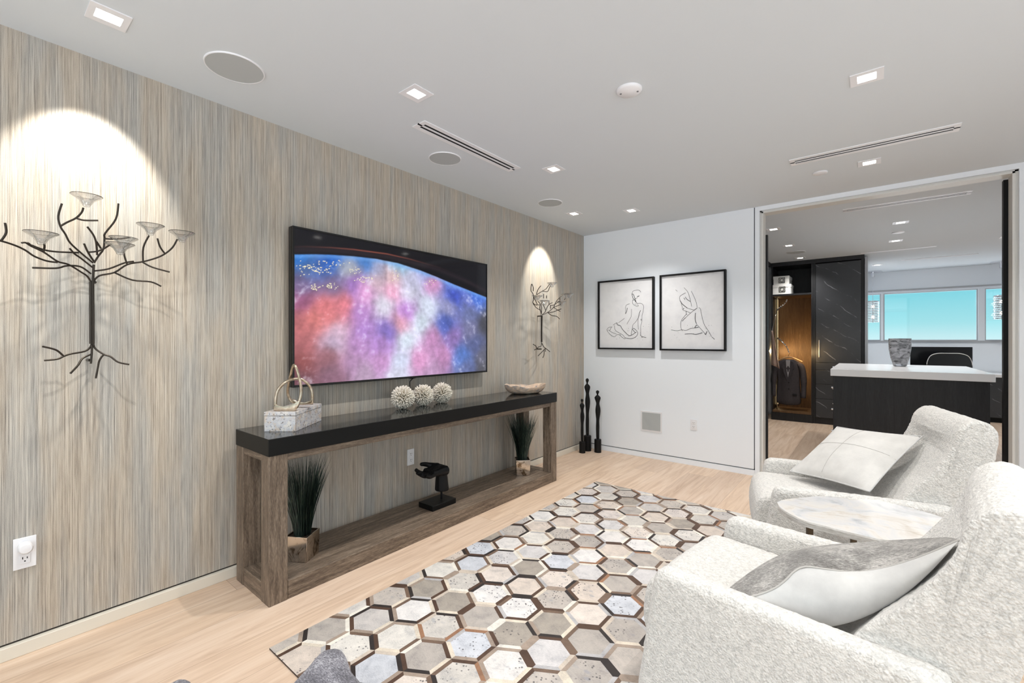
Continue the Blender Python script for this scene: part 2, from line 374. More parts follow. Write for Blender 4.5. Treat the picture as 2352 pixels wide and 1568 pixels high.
n = NM('grass_blades'); g = n.noise(n.pos((60, 60, 2)), 2, 3); n.col(n.ramp(g, [(.35, C4(24, 34, 30)), (.55, C4(44, 60, 52)), (.7, C4(92, 104, 84))])); n.set(rough=.5); M['grass'] = n.m
M['soil'] = plain('dried_moss', C4(62, 48, 38), .9)
n = NM('clear_glass'); t = n.t; tr = t.nodes.new('ShaderNodeBsdfTransparent'); gl = t.nodes.new('ShaderNodeBsdfGlossy'); gl.inputs['Roughness'].default_value = .04; mx = t.nodes.new('ShaderNodeMixShader')
fr_ = t.nodes.new('ShaderNodeLayerWeight'); fr_.inputs[0].default_value = .42; tr.inputs[0].default_value = (.93, .94, .95, 1)
n.l(fr_.outputs['Facing'], mx.inputs[0]); n.l(tr.outputs[0], mx.inputs[1]); n.l(gl.outputs[0], mx.inputs[2]); n.l(mx.outputs[0], t.nodes['Material Output'].inputs[0]); M['glass'] = n.m
n = NM('smoky_glass'); g = n.noise(n.pos((4, 4, 9)), 3, 4, .6, 1); n.col(n.ramp(g, [(.4, C4(120, 121, 124)), (.6, C4(214, 214, 218))])); n.set(rough=.08, trans=.6, ior=1.25); M['smoke'] = n.m
n = NM('pane_glass'); t = n.t; tr = t.nodes.new('ShaderNodeBsdfTransparent'); gl = t.nodes.new('ShaderNodeBsdfGlossy'); gl.inputs['Roughness'].default_value = .02; mx = t.nodes.new('ShaderNodeMixShader'); mx.inputs[0].default_value = .05
n.l(tr.outputs[0], mx.inputs[1]); n.l(gl.outputs[0], mx.inputs[2]); n.l(mx.outputs[0], t.nodes['Material Output'].inputs[0]); M['pane'] = n.m
M['quartz'] = plain('white_quartz', C4(236, 236, 237), .2)
M['alu'] = plain('window_frame_grey', C4(178, 179, 182), .4, .3)
M['suit'] = wood('charcoal_check_suit', [(.3, C4(46, 42, 44)), (.7, C4(76, 70, 72))], (30, 30, 30), .85, .5, 0)
M['suitdark'] = plain('suit_lining', C4(30, 28, 30), .9)
M['shirt'] = plain('grey_silk_lining', C4(150, 146, 146), .6)
M['pink'] = plain('dusty_pink_cloth', C4(206, 176, 160), .85)
M['hangerwood'] = plain('light_wood_hanger', C4(206, 164, 116), .5)
M['leather'] = plain('black_leather', C4(26, 27, 29), .4)
M['screenoff'] = plain('screen_off', C4(18, 18, 21), .12)
M['boxwhite'] = plain('white_card', C4(238, 237, 232), .6)
M['seamc'] = plain('seam_thread', C4(176, 173, 168), .9)
M['bronze'] = plain('dark_bronze', C4(88, 78, 64), .35, .8)

# ================================================================ ROOM SHELL
H = 2.5; YF = 4.66
XR, YB = 4.6, -1.6
struct('floor', MB().box((-.3, YB-.1, -.1), (6.2, 10.8, 0)), M['floor'])
struct('ceiling', MB().box((-.3, YB-.1, H), (6.2, 10.8, H+.12)), M['ceil'])
struct('wall_left', MB().box((-.15, YB, .06), (0, YF+.14, H)), M['wallpaper'])
struct('trim_left_gap', MB().box((-.15, YB, .052), (-.004, YF, .062)), M['shadow_gap'])
struct('baseboard_left', MB().box((-.15, YB, 0), (.02, YF, .052)), M['base_l'], bevel=.002)
OX0, OX1, OZ = 1.875, 3.421, 2.437
fw = MB()
fw.box((0, YF, .062), (1.80, YF+.14, H)); struct('wall_far', fw, M['white'])
struct('baseboard_far', MB().box((.02, YF-.002, 0), (1.808, YF+.14, .052)), M['white'])
struct('trim_far_gap', MB().box((0, YF+.012, .04), (1.812, YF+.14, .07)).box((1.79, YF+.012, .05), (1.81, YF+.14, H)), M['gap_grey'])
fw = MB(); fw.box((1.809, YF, 0), (1.846, YF+.14, H)); fw.box((1.846, YF, 2.462), (3.452, YF+.14, H)); fw.box((3.452, YF, 0), (XR+.1, YF+.14, H))
struct('wall_far_header', fw, M['white'])
fr = MB()
for a, b in (((1.846, YF+.02, 0), (1.862, YF+.13, 2.462)), ((1.862, YF+.008, 0), (1.875, YF+.13, 2.45)), ((3.434, YF+.02, 0), (3.452, YF+.13, 2.462)), ((3.421, YF+.008, 0), (3.434, YF+.13, 2.45)), ((1.846, YF+.02, 2.45), (3.452, YF+.13, 2.462)), ((1.862, YF+.008, 2.437), (3.434, YF+.13, 2.45))): fr.box(a, b)
struct('door_1', fr, M['trim'])
struct('door_2', MB().box((3.398, YF+.135, 0), (3.45, YF+.185, 2.43)), M['black'])
struct('door_3', MB().box((1.84, YF+.145, 0), (1.888, YF+.185, 2.26)), M['ebony'])
# unseen right and back walls; window openings added to let in fill light
wr = MB(); wr.box((XR, YB, 0), (XR+.12, -.5, H)).box((XR, 2.9, 0), (XR+.12, YF, H)).box((XR, -.5, 2.4), (XR+.12, 2.9, H)).box((XR, -.5, 0), (XR+.12, 2.9, .3))
struct('wall_right', wr, M['white'])
wb = MB(); wb.box((-.15, YB-.12, 0), (.3, YB, H)).box((4.3, YB-.12, 0), (XR+.12, YB, H)).box((.3, YB-.12, 2.42), (4.3, YB, H)).box((.3, YB-.12, 0), (4.3, YB, .25))
struct('wall_back', wb, M['white'])
def window(name, corners, axis, bars, mat_f, th=.05, w=.045):
    (a0, z0), (a1, z1), c = corners
    def bx(mb, p, q, d0, d1):
        if axis == 'y': mb.box((p[0], c+d0, p[1]), (q[0], c+d1, q[1]))
        else: mb.box((c+d0, p[0], p[1]), (c+d1, q[0], q[1]))
    f = MB()
    bx(f, (a0, z0), (a0+w, z1), 0, th); bx(f, (a1-w, z0), (a1, z1), 0, th); bx(f, (a0+w, z0), (a1-w, z0+w), 0, th); bx(f, (a0+w, z1-w), (a1-w, z1), 0, th)
    for b in bars: bx(f, (b-w/2, z0+w), (b+w/2, z1-w), 0, th)
    o = struct(name, f, mat_f)
    g = MB(); bx(g, (a0+w*.8, z0+w*.8), (a1-w*.8, z1-w*.8), th*.45, th*.55); build('pane', g, M['pane'], o)
    return o
window('window_fill_1', ((.3, .25), (4.3, 2.42), YB-.08), 'y', (1.63, 2.97), M['alu'])  # unseen window behind the camera, added for soft daylight fill
window('window_fill_2', ((-.5, .3), (2.9, 2.4), XR+.04), 'x', (.6, 1.8), M['alu'])  # unseen side window, added for the same fill

# ---- closet and office beyond the opening
struct('wall_closet_left', MB().box((.72, YF+.14, 0), (.8, 8.9, H)), M['white'])
struct('wall_closet_right', MB().box((5.6, YF+.14, 0), (5.72, 10.7, H)), M['white'])
struct('wall_partition', MB().box((.8, 8.82, 0), (2.57, 8.9, H)).box((2.52, 8.9, 0), (2.57, 10.55, H)), M['white'])
struct('trim_jamb', MB().box((2.574, 8.24, 0), (2.606, 8.9, 2.47)), M['alu'])
WY = 10.55
ww = MB(); ww.box((2.52, WY, 0), (5.72, WY+.15, 1.262)).box((2.52, WY, 2.118), (5.72, WY+.15, H)).box((2.78, WY, 1.262), (2.815, WY+.15, 2.118)).box((4.01, WY, 1.262), (4.085, WY+.15, 2.118)).box((5.3, WY, 1.262), (5.72, WY+.15, 2.118))
struct('wall_office', ww, M['white'])
tr_ = MB(); tr_.box((2.57, WY-.012, 2.15), (5.6, WY, 2.175)); tr_.box((2.57, WY-.02, 1.235), (5.6, WY, 1.262)); struct('trim_office', tr_, M['alu'])
window('window_3', ((2.815, 1.262), (4.01, 2.118), WY+.03), 'y', (), M['alu'], .03, .016)
window('window_4', ((4.085, 1.262), (5.3, 2.118), WY+.03), 'y', (), M['alu'], .03, .016)
window('window_5', ((2.57, 1.262), (2.78, 2.118), WY+.03), 'y', (), M['alu'], .03, .016)

# ================================================================ CEILING FIXTURES
def downlight(x, y, label, lx=.125, ly=.12, ex=.06, ey=.075, lens='lens', rz=0, tilt=None, power=9, size=120, blend=.9, col=(1, .975, .945), group=None, lamp=True):
    t = thing('recessed_downlight', (x, y, H), label, 'ceiling light', group)
    f = MB(); Mz = Matrix.Translation((x, y, 0)) @ Matrix.Rotation(rz, 4, 'Z')
    for a, b in (((-lx/2, -ly/2, H-.004), (-ex/2, ly/2, H)), ((ex/2, -ly/2, H-.004), (lx/2, ly/2, H)), ((-ex/2, -ly/2, H-.004), (ex/2, -ey/2, H)), ((-ex/2, ey/2, H-.004), (ex/2, ly/2, H))): f.box(a, b, Mz)
    build('trim_ring', f, M['plastic'], t, t.location)
    build('lens', MB().box((-ex/2, -ey/2, H-.003), (ex/2, ey/2, H-.001), Mz), M[lens], t, t.location)
    if lamp: add_lamp('lamp', (x, y, H-.02), tilt or (x, y, 0), power, size, blend, t, col)
    return t
PW = 52
downlight(.385, .355, 'square downlight nearest the left corner of the photo, washing the grasscloth wall', ex=.062, ey=.078, tilt=(-.02, .34, 1.85), power=66, size=55, blend=.5, col=(1, .95, .86))
downlight(.88, 1.44, 'square downlight between the biggest round speaker and the near slot diffuser', power=PW)
downlight(.87, 2.70, 'square downlight just past the far end of the wall-side slot diffuser', power=PW)
downlight(.40, 3.77, 'square downlight close to the far corner above the smaller tree sconce', tilt=(-.02, 3.77, 1.85), power=60, size=50, blend=.5, col=(1, .95, .86))
downlight(.876, 4.025, 'square downlight in front of the white wall with the two framed drawings', power=PW)
downlight(2.635, 2.69, 'square downlight nearest camera on the right half of the ceiling', ex=.07, ey=.07, power=PW)
downlight(2.64, 3.987, 'square downlight between the right slot diffuser and the wide opening', ex=.07, ey=.07, power=PW)
for x, y, lb in ((.88, .16, 'near the left wall beside the camera'), (2.635, 1.38, 'above the nearer armchair'), (2.635, .1, 'straight above the camera'), (3.95, 2.0, 'behind the marble side table'), (3.95, .4, 'behind the nearer armchair')):  # unseen downlights added for illumination
    downlight(x, y, 'square ceiling downlight added out of frame '+lb, power=PW)
def ceil_speaker(x, y, r, label):
    t = thing('ceiling_speaker', (x, y, H), label, 'speaker')
    build('trim_ring', MB().lathe([(r*.97, H-.001), (r*.97, H-.006), (r, H-.006), (r+.002, H)], 48, Matrix.Translation((x, y, 0)), caps=False), M['plastic'], t, t.location, smooth=40)
    build('grille', MB().lathe([(0.0001, H-.0045), (r*.975, H-.0045)], 48, Matrix.Translation((x, y, 0)), caps=False), M['grille'], t, t.location)
ceil_speaker(.405, .785, .118, 'large round grey ceiling speaker nearest the camera')
ceil_speaker(.398, 2.077, .108, 'round grey ceiling speaker beside the wall-side slot diffuser')
ceil_speaker(.408, 3.34, .108, 'round grey ceiling speaker nearest the far left corner')
ceil_speaker(1.826, 7.38, .115, 'round grey ceiling speaker above the open wardrobe in the closet')
def disc(name, x, y, r, label, cat, screws=False):
    if screws:
        t = thing(name, (x, y, H), label, cat)
        build('cover', MB().lathe([(r, H), (r, H-.006), (r*.86, H-.014), (.0001, H-.016)], 40, Matrix.Translation((x, y, 0)), caps=False), M['plastic'], t, t.location, smooth=50)
        for k in (-1, 1): build('screw', MB().lathe([(.005, H-.0125), (.005, H-.0165), (.0001, H-.0168)], 10, Matrix.Translation((x+k*.6*r, y+k*.25*r, 0)), caps=False), M['gap_grey'], t, t.location)
    else:
        tag(build(name, MB().lathe([(r*1.0, H), (r, H-.008), (r*.9, H-.01), (.0001, H-.01)], 32, Matrix.Translation((x, y, 0)), caps=False), M['plastic'], None, (x, y, H), smooth=50), label, cat)
disc('round_cover_plate', 1.722, 2.084, .062, 'white round cover plate with two screws in mid ceiling', 'cover plate', True)
disc('sprinkler_cover', 2.358, 4.0, .045, 'small round sprinkler cover beside the right slot diffuser', 'sprinkler cover')
disc('sprinkler_cover', 2.886, 6.757, .055, 'small round cover between two closet downlights above the island', 'sprinkler cover')
disc('sprinkler_cover', 3.832, 7.323, .055, 'small round cover at the right edge of the closet ceiling', 'sprinkler cover')
def diffuser(x0, x1, y0, y1, label, along='y'):
    t = thing('slot_diffuser', ((x0+x1)/2, (y0+y1)/2, H), label, 'air vent'); z0 = H-.005
    f = MB(); s = MB(); m = .028
    if along == 'y':
        w = (x1-x0); a = (.26, .44, .56, .74)
        xs = [x0+w*k for k in a]
        f.box((x0, y0, z0), (xs[0], y1, H)).box((xs[3], y0, z0), (x1, y1, H)).box((xs[1], y0, z0), (xs[2], y1, H)).box((xs[0], y0, z0), (xs[3], y0+m, H)).box((xs[0], y1-m, z0), (xs[3], y1, H))
        g = [MB().box((xs[0], y0+m, H-.002), (xs[1], y1-m, H-.001)), MB().box((xs[2], y0+m, H-.002), (xs[3], y1-m, H-.001))]
    else:
        w = (y1-y0); ys = [y0+w*k for k in (.26, .44, .56, .74)]
        f.box((x0, y0, z0), (x1, ys[0], H)).box((x0, ys[3], z0), (x1, y1, H)).box((x0, ys[1], z0), (x1, ys[2], H)).box((x0, ys[0], z0), (x0+m, ys[3], H)).box((x1-m, ys[0], z0), (x1, ys[3], H))
        g = [MB().box((x0+m, ys[0], H-.002), (x1-m, ys[1], H-.001)), MB().box((x0+m, ys[2], H-.002), (x1-m, ys[3], H-.001))]
    build('frame', f, M['plastic'], t, t.location)
    for q in g: build('slot', q, M['slot'], t, t.location)
diffuser(.588, .70, 1.646, 2.528, 'white linear vent with two black slots running along the wallpapered wall')
diffuser(2.212, 3.052, 3.587, 3.715, 'white linear vent with two black slots before the wide opening', 'x')
diffuser(2.44, 3.30, 5.255, 5.38, 'linear vent with two black slots in the closet ceiling just past the opening', 'x')
diffuser(2.53, 3.31, 8.03, 8.09, 'thin linear slot in the ceiling where closet meets office', 'x')
diffuser(3.01, 3.83, 9.12, 9.18, 'thin linear slot in the office ceiling before the windows', 'x')
for x, y, lb in ((1.804, 5.70, 'closet downlight nearest the opening at its left'), (1.814, 6.80, 'closet downlight in front of the round closet speaker'), (1.82, 7.92, 'closet downlight right above the open wardrobe'),
                 (2.887, 6.217, 'closet downlight above the white island, nearer the opening'), (2.881, 7.31, 'closet downlight above the white island, nearer the office'), (3.91, 7.864, 'downlight at the right edge of the closet ceiling'), (4.173, 9.409, 'small downlight in the office ceiling beside the right pendant'), (2.72, 9.45, 'small downlight in the office ceiling just past the closet cabinet')):
    downlight(x, y, lb, .13, .13, .07, .07, 'lens2', power=38)

# ================================================================ OUTLETS / WALL SPEAKER
def outlet(c, nrm, w, h, label, plug=False, single=False):
    """c centre on the wall; nrm 'x' faces +x, 'y' faces -y"""
    c = Vector(c)
    R = Matrix.Translation(c) @ (Matrix.Rotation(math.radians(90), 4, 'Z') if nrm == 'x' else Matrix.Identity(4))  # local: x along wall, -y out
    t = thing('wall_outlet', tuple(c), label, 'outlet')
    build('plate', MB().box((-w/2, -.006, -h/2), (w/2, 0, h/2), R), M['plastic'], t, c, bevel=.0015)
    for k in (-1, 1):
        zc = k*h*.19
        f = build('receptacle', MB().box((-w*.24, -.0085, zc-h*.15), (w*.24, -.005, zc+h*.15), R), M['plastic'], t, c, bevel=.001)
        s = MB()
        s.box((-w*.12, -.0092, zc+h*.0), (-w*.08, -.008, zc+h*.07), R).box((w*.08, -.0092, zc+h*.0), (w*.12, -.008, zc+h*.06), R).box((-w*.03, -.0092, zc-h*.09), (w*.03, -.008, zc-h*.05), R)
        build('slots', s, M['slot'], f, c)
    return t, R
outlet((0, .1605, .404), 'x', .064, .124, 'white duplex outlet low on the wallpaper at far left, holding a round plug')
pl = MB()
pl.lathe([(.019, .0085), (.0215, .02), (.0215, .044), (.017, .051), (.0001, .053)], 28, Matrix.Translation((0, .1605, .432)) @ Matrix.Rotation(math.radians(90), 4, 'Y'), caps=True)
pl.box((.0085, .1405, .412), (.03, .1805, .432))
tag(build('plug_adapter', pl, M['plastic'], None, (0, .1605, .432), smooth=35), 'round white plug sticking out of the upper socket of the far left outlet', 'plug')
outlet((0, 2.098, .398), 'x', .062, .118, 'white duplex outlet on the wallpaper behind the console, above the black hand')
outlet((1.26, YF, .412), 'y', .064, .108, 'white duplex outlet low on the white wall under the right drawing')
t = thing('wall_speaker', (.822, YF, .394), 'square grey in-wall speaker low on the white wall under the drawings', 'speaker')
f = MB(); x0, x1, z0, z1 = .706, .938, .286, .503; w = .016
f.box((x0, YF-.006, z0), (x0+w, YF, z1)).box((x1-w, YF-.006, z0), (x1, YF, z1)).box((x0+w, YF-.006, z0), (x1-w, YF, z0+w)).box((x0+w, YF-.006, z1-w), (x1-w, YF, z1))
build('frame', f, M['plastic'], t, t.location); build('grille', MB().box((x0+w, YF-.008, z0+w), (x1-w, YF-.001, z1-w)), M['grille'], t, t.location)

# ================================================================ TELEVISION
def vnoise(x, y, seed=0):
    return noise.noise(Vector((x, y, seed*7.3)))
def tv():
    y0, y1, z0, z1, xf = 1.200, 2.871, .988, 1.921, .07
    t = thing('television', (0, (y0+y1)/2, z0), 'large wall-mounted flat television showing a pink and blue planet from space', 'television')
    b = t.location
    build('housing', MB().box((.02, y0, z0), (.062, y1, z1)), M['tvframe'], t, b, bevel=.002)
    f = MB(); w = .011
    f.box((.055, y0, z0), (xf+.002, y0+w, z1)).box((.055, y1-w, z0), (xf+.002, y1, z1)).box((.055, y0+w, z0), (xf+.002, y1-w, z0+.014)).box((.055, y0+w, z1-w), (xf+.002, y1-w, z1))
    build('bezel', f, M['tvedge'], t, b, bevel=.001)
    k = .255
    S = [(120,370,20,110,210),(400,370,20,90,200),(700,400,60,130,220),(1000,430,150,200,235),(1250,490,150,170,225),(1500,600,110,140,230),(1700,700,60,110,220),
    (150,450,90,120,180),(350,450,60,100,180),(550,470,180,185,190),(800,470,165,170,205),(150,600,120,100,140),(400,600,130,110,150),(600,600,170,120,210),(800,560,215,180,190),(950,520,220,180,180),(1130,600,200,200,230),(1300,580,220,150,200),(1500,700,60,80,200),(1650,750,110,120,200),
    (150,750,160,90,130),(350,800,234,126,130),(500,780,240,130,140),(700,650,230,160,215),(950,660,245,170,205),(1100,680,230,230,250),(250,900,229,128,122),(400,900,227,124,126),(650,850,180,130,200),(880,790,225,225,240),(1070,830,190,130,215),(1270,800,225,235,255),(1450,800,150,150,190),(1650,850,110,120,170),
    (150,1000,198,112,114),(450,1020,220,190,215),(700,1000,175,130,205),(900,1020,130,110,200),(1020,950,230,160,180),(1200,950,225,240,255),(1430,950,80,100,190),(1650,1000,120,120,160),(1780,950,70,70,80),
    (150,1150,186,108,112),(400,1130,200,180,210),(650,1150,190,140,200),(850,1150,190,140,215),(1080,1100,225,240,255),(1300,1100,215,150,205),(1500,1080,150,120,190),(1700,1150,90,100,150),
    (150,1300,150,80,80),(350,1250,170,110,120),(600,1300,195,150,195),(850,1300,215,155,215),(1010,1300,215,225,250),(1200,1280,225,155,205),(1400,1250,215,150,205),(1580,1250,90,130,215),(1750,1250,100,100,120),
    (150,1450,110,70,80),(400,1420,140,100,120),(700,1400,190,160,190),(1000,1390,200,200,220),(1300,1370,190,150,190),(1600,1340,110,120,170),(1780,1350,80,80,90)]
    P = []; K = []
    for X, Y, r, g, bb in S:
        q = at(660+X*k, 500+Y*k, x=xf); P.append((q.y, q.z)); K.append((r, g, bb))
    P = np.array(P); K = np.array(K, float)
    limb = [at(660+X*k, 500+Y*k, x=xf) for X, Y in ((75,325),(250,323),(400,328),(600,342),(800,365),(1000,405),(1200,470),(1350,530),(1500,595),(1650,655),(1800,715))]
    arc = [at(660+X*k, 500+Y*k, x=xf) for X, Y in ((75,262),(150,258),(400,268),(600,285),(900,325),(1100,370),(1350,440),(1600,540),(1800,645))]
    ly = [p.y for p in limb]; lz = [p.z for p in limb]; ay = [p.y for p in arc]; az = [p.z for p in arc]
    nu, nv = 361, 201
    ya, yb, za, zb = y0+w, y1-w, z0+.014, z1-w
    Y, Z = np.meshgrid(np.linspace(ya, yb, nu), np.linspace(za, zb, nv))
    N1 = np.zeros_like(Y); N2 = np.zeros_like(Y); N3 = np.zeros_like(Y)
    q0 = at(660+900*k, 500-250*k, x=xf); cy_, cz_ = q0.y, q0.z       # streaks fan out of a point near the horizon
    for j in range(nv):
        for i in range(nu):
            y, z = Y[j, i], Z[j, i]
            rr = math.hypot(y-cy_, z-cz_)+1e-4; cc_, ss_ = (y-cy_)/rr, (z-cz_)/rr
            N1[j, i] = noise.fractal(Vector((cc_*11, ss_*11, rr*2.6)), 1, 2, 5)
            N2[j, i] = noise.fractal(Vector((y*5, z*6, 3)), 1, 2, 5)
            N3[j, i] = noise.fractal(Vector((y*26, z*30, 5)), 1, 2, 3)
    Yw = Y+N2*.022+N1*.008; Zw = Z+N1*.018+N3*.004
    d2 = (Yw[..., None]-P[:, 0])**2+(Zw[..., None]-P[:, 1])**2
    wt = 1/(d2+.004)**2.2; wt /= wt.sum(-1, keepdims=True)
    col = wt @ K; gr = col.mean(-1, keepdims=True); col = gr+(col-gr)*.92
    lum = 1+.15*N1+.10*N3
    col = np.clip(col*lum[..., None], 0, 255)
    cloud = np.clip((N3*.6+N1*.8+N2*.3-.45)*.9, 0, .5)[..., None]
    col = col*(1-cloud)+np.array([236, 236, 250])*cloud
    L = np.interp(Y, ly, lz); A = np.interp(Y, ay, az)
    below = np.clip((L-Z)/.006, 0, 1)[..., None]
    rim = np.exp(-((L-Z-.012)/.016)**2)[..., None]*.55
    col = col*(1-rim)+np.array([120, 175, 240])*rim
    sky = np.zeros_like(col)+np.array([13, 13, 20])
    ga = np.exp(-((A-Z)/.0045)**2)[..., None]*np.exp(-((Y-1.75)/.42)**2)[..., None]
    gb = np.exp(-((A-Z-.02)/.018)**2)[..., None]*.22
    sky = sky+ga*np.array([130, 62, 40])+gb*np.array([100, 70, 70])
    col = col*below+sky*(1-below)
    # city lights in the upper left of the globe
    rng = np.random.default_rng(3)
    cl = [(250,450,90,30,26),(330,480,60,30,16),(600,470,60,20,16),(730,540,70,18,14),(400,610,60,22,22),(250,620,40,40,18),(450,400,120,30,18),(130,450,60,40,16),(980,520,60,40,12),(650,560,50,20,14),(1300,580,60,30,10)]
    for X, Yp, sx_, sy_, cnt in cl:
        for _ in range(cnt):
            q = at(660+(X+rng.normal()*sx_*.6)*k, 500+(Yp+rng.normal()*sy_*.6)*k, x=xf)
            i = int((q.y-ya)/(yb-ya)*(nu-1)); j = int((q.z-za)/(zb-za)*(nv-1))
            if 0 <= i < nu and 0 <= j < nv and Z[j, i] < L[j, i]-.01: col[j, i:i+1+rng.integers(0, 2)] = (250, 240, 205)
    col = np.clip(col, 0, 255)/255.
    lin = np.where(col <= .04045, col/12.92, ((col+.055)/1.055)**2.4)
    me = D.meshes.new('screen')
    vs = np.stack([np.full(Y.size, xf-.002)-b[0], Y.ravel()-b[1], Z.ravel()-b[2]], -1)
    idx = np.arange(nu*nv).reshape(nv, nu)
    fs = np.stack([idx[:-1, :-1], idx[:-1, 1:], idx[1:, 1:], idx[1:, :-1]], -1).reshape(-1, 4)
    me.from_pydata(vs.tolist(), [], fs.tolist())
    ca = me.color_attributes.new('Col', 'FLOAT_COLOR', 'POINT')
    ca.data.foreach_set('color', np.concatenate([lin.reshape(-1, 3), np.ones((nu*nv, 1))], 1).astype(np.float32).ravel())
    n = NM('lit_television_picture'); vc = n.n('VertexColor', layer_name='Col'); n.col((.004, .004, .005, 1)); n.l(vc.outputs[0], n.b.inputs['Emission Color']); n.b.inputs['Emission Strength'].default_value = .9; n.set(rough=.06, spec=.35)
    me.materials.append(n.m); o = D.objects.new('screen', me); COL.objects.link(o); o.parent = t
    build('power_cord', MB().tube([(.03, 2.10, z0+.004), (.02, 2.10, z0-.012), (.012, 2.085, z0-.03), (.01, 2.087, z0-.08), (.01, 2.10, z0-.12)], .0028, 6).tube([(.02, 2.06, z0-.003), (.025, 2.1, z0-.008), (.02, 2.15, z0-.002)], .0025, 6), M['black'], t, b, smooth=60)
tv()

# ================================================================ CONSOLE TABLE
def console():
    x0, x1, y0, y1, zt, zb = .0566, .4535, .910, 3.383, .7927, .7111
    t = thing('console_table', (.255, 2.146, 0), 'long console table of weathered brown wood with thick glossy black top under the television', 'console table')
    b = t.location
    build('tabletop', MB().box((x0, y0, zb), (x1, y1, zt-.0005)), M['blackedge'], t, b, bevel=.002)
    build('top_glass', MB().box((x0+.001, y0+.001, zt-.0005), (x1-.001, y1-.001, zt+.001)), M['blacktop'], t, b)
    w = .088; s = .09; e = .003
    for xx in (x0, x1-e-w):
        for yy in (y0+e, y1-e-w): build('leg', MB().box((xx, yy, 0), (xx+w, yy+w, zb)), M['wood_v'], t, b, bevel=.0025)
    g = .0015
    for xx in (x0+.006, x1-e-.04): build('apron', MB().box((xx, y0+e+w+g, .676), (xx+.034, y1-e-w-g, zb-.001)), M['wood_y'], t, b, bevel=.002)
    for yy in (y0+e+.003, y1-e-.04): build('apron', MB().box((x0+w+g, yy, .676), (x1-e-w-g, yy+.034, zb-.001)), M['wood_x'], t, b, bevel=.002)
    build('bottom_shelf', MB().box((x0+.002, y0+e+w+g, 0), (x1-e-.002, y1-e-w-g, s)), M['wood_y'], t, b, bevel=.0025)
    for yy in (y0+e+.002, y1-e-w): build('bottom_rail', MB().box((x0+w+g, yy, 0), (x1-e-w-g, yy+w-.002, s)), M['wood_x'], t, b, bevel=.0025)
console()
ZT = .794; ZS = .0905

# ---- stone box with its lid, knot sculpture on it
bx = thing('decorative_box', (.27, 1.15, ZT), 'pale stone box with flat lid on the near end of the console', 'box')
c0, c1 = Vector((.246, .975)), Vector((.368, 1.075))
ang = math.atan2(c1.y-c0.y, c1.x-c0.x)
R = Matrix.Translation((c0.x, c0.y, ZT)) @ Matrix.Rotation(ang, 4, 'Z')
build('body', MB().box((0, 0, 0), (.158, .32, .079), R), M['boxstone'], bx, bx.location, bevel=.001)
build('lid', MB().box((-.001, -.001, .081), (.159, .321, .1), R), M['boxstone'], bx, bx.location, bevel=.0012)
def smooth_path(pts, n=6):
    pts = [Vector(p) for p in pts]; out = []
    for i in range(len(pts)-1):
        p0, p1, p2, p3 = pts[max(i-1, 0)], pts[i], pts[i+1], pts[min(i+2, len(pts)-1)]
        for k in range(n):
            t = k/n
            out.append(.5*((2*p1)+(-p0+p2)*t+(2*p0-5*p1+4*p2-p3)*t*t+(-p0+3*p1-3*p2+p3)*t**3))
    out.append(pts[-1]); return out
def sculpture():
    kz = 160/1394
    def pz(X, Y, fo): return at(600+X*kz, 820+Y*kz, fo=fo)
    fa = 2.32; fb = 2.43
    base = R @ Vector((.08, .16, .1))
    t = thing('knot_sculpture', tuple(base), 'antique gold sculpture of two interlocking loops on the stone box', 'sculpture')
    l1 = [(290,1000,fa),(284,900,fa),(300,760,fa+.01),(345,640,fa+.02),(430,545,fa+.03),(530,480,fa+.045),(620,445,fa+.06),(720,432,fa+.08),(820,450,fa+.09),(920,520,fa+.1),(990,610,fa+.11),(1022,720,fa+.11),(1025,830,fa+.11),(1020,900,fa+.11)]
    l2 = [(620,900,fb),(560,810,fb),(532,700,fb-.01),(545,560,fb-.02),(580,400,fb-.03),(620,240,fb-.04),(655,160,fb-.05),(690,190,fb-.06),(735,310,fb-.065),(765,430,fb-.07),(788,540,fb-.08),(800,660,fb-.09),(790,770,fb-.095),(765,870,fb-.1),(730,960,fa),(700,1010,fa)]
    for nm, L_, r in (('loop', l1, .0075), ('loop', l2, .0075)):
        p = smooth_path([pz(*q) for q in L_], 5)
        build(nm, MB().tube(p, r, 12), M['gold'], t, base, smooth=60)
    zt = base.z
    def foot(pxl, fo, up):
        a = [pz(X, Y, fo) for X, Y in pxl]
        return a
    for fo, pts in ((fa, ((248,1078),(240,1000),(285,930),(330,960),(420,985),(540,975),(640,935),(740,870),(775,880),(700,1060),(690,1078))), (fb, ((600,905),(610,850),(640,835),(740,890),(860,905),(980,870),(1020,790),(1040,860),(1040,948),(700,955)))):
        m = MB(); n_ = len(pts); fr_ = [pz(X, Y, fo-.017) for X, Y in pts]; bk = [pz(X, Y, fo+.017) for X, Y in pts]
        for L2 in (fr_, bk):
            for q in L2: q.z = max(q.z, zt)
        m.add(fr_+bk, [tuple(range(n_)), tuple(range(2*n_-1, n_-1, -1))]+[(i, (i+1) % n_, (i+1) % n_+n_, i+n_) for i in range(n_)])
        build('foot', m, M['gold'], t, base, bevel=.005, seg=3)
sculpture()

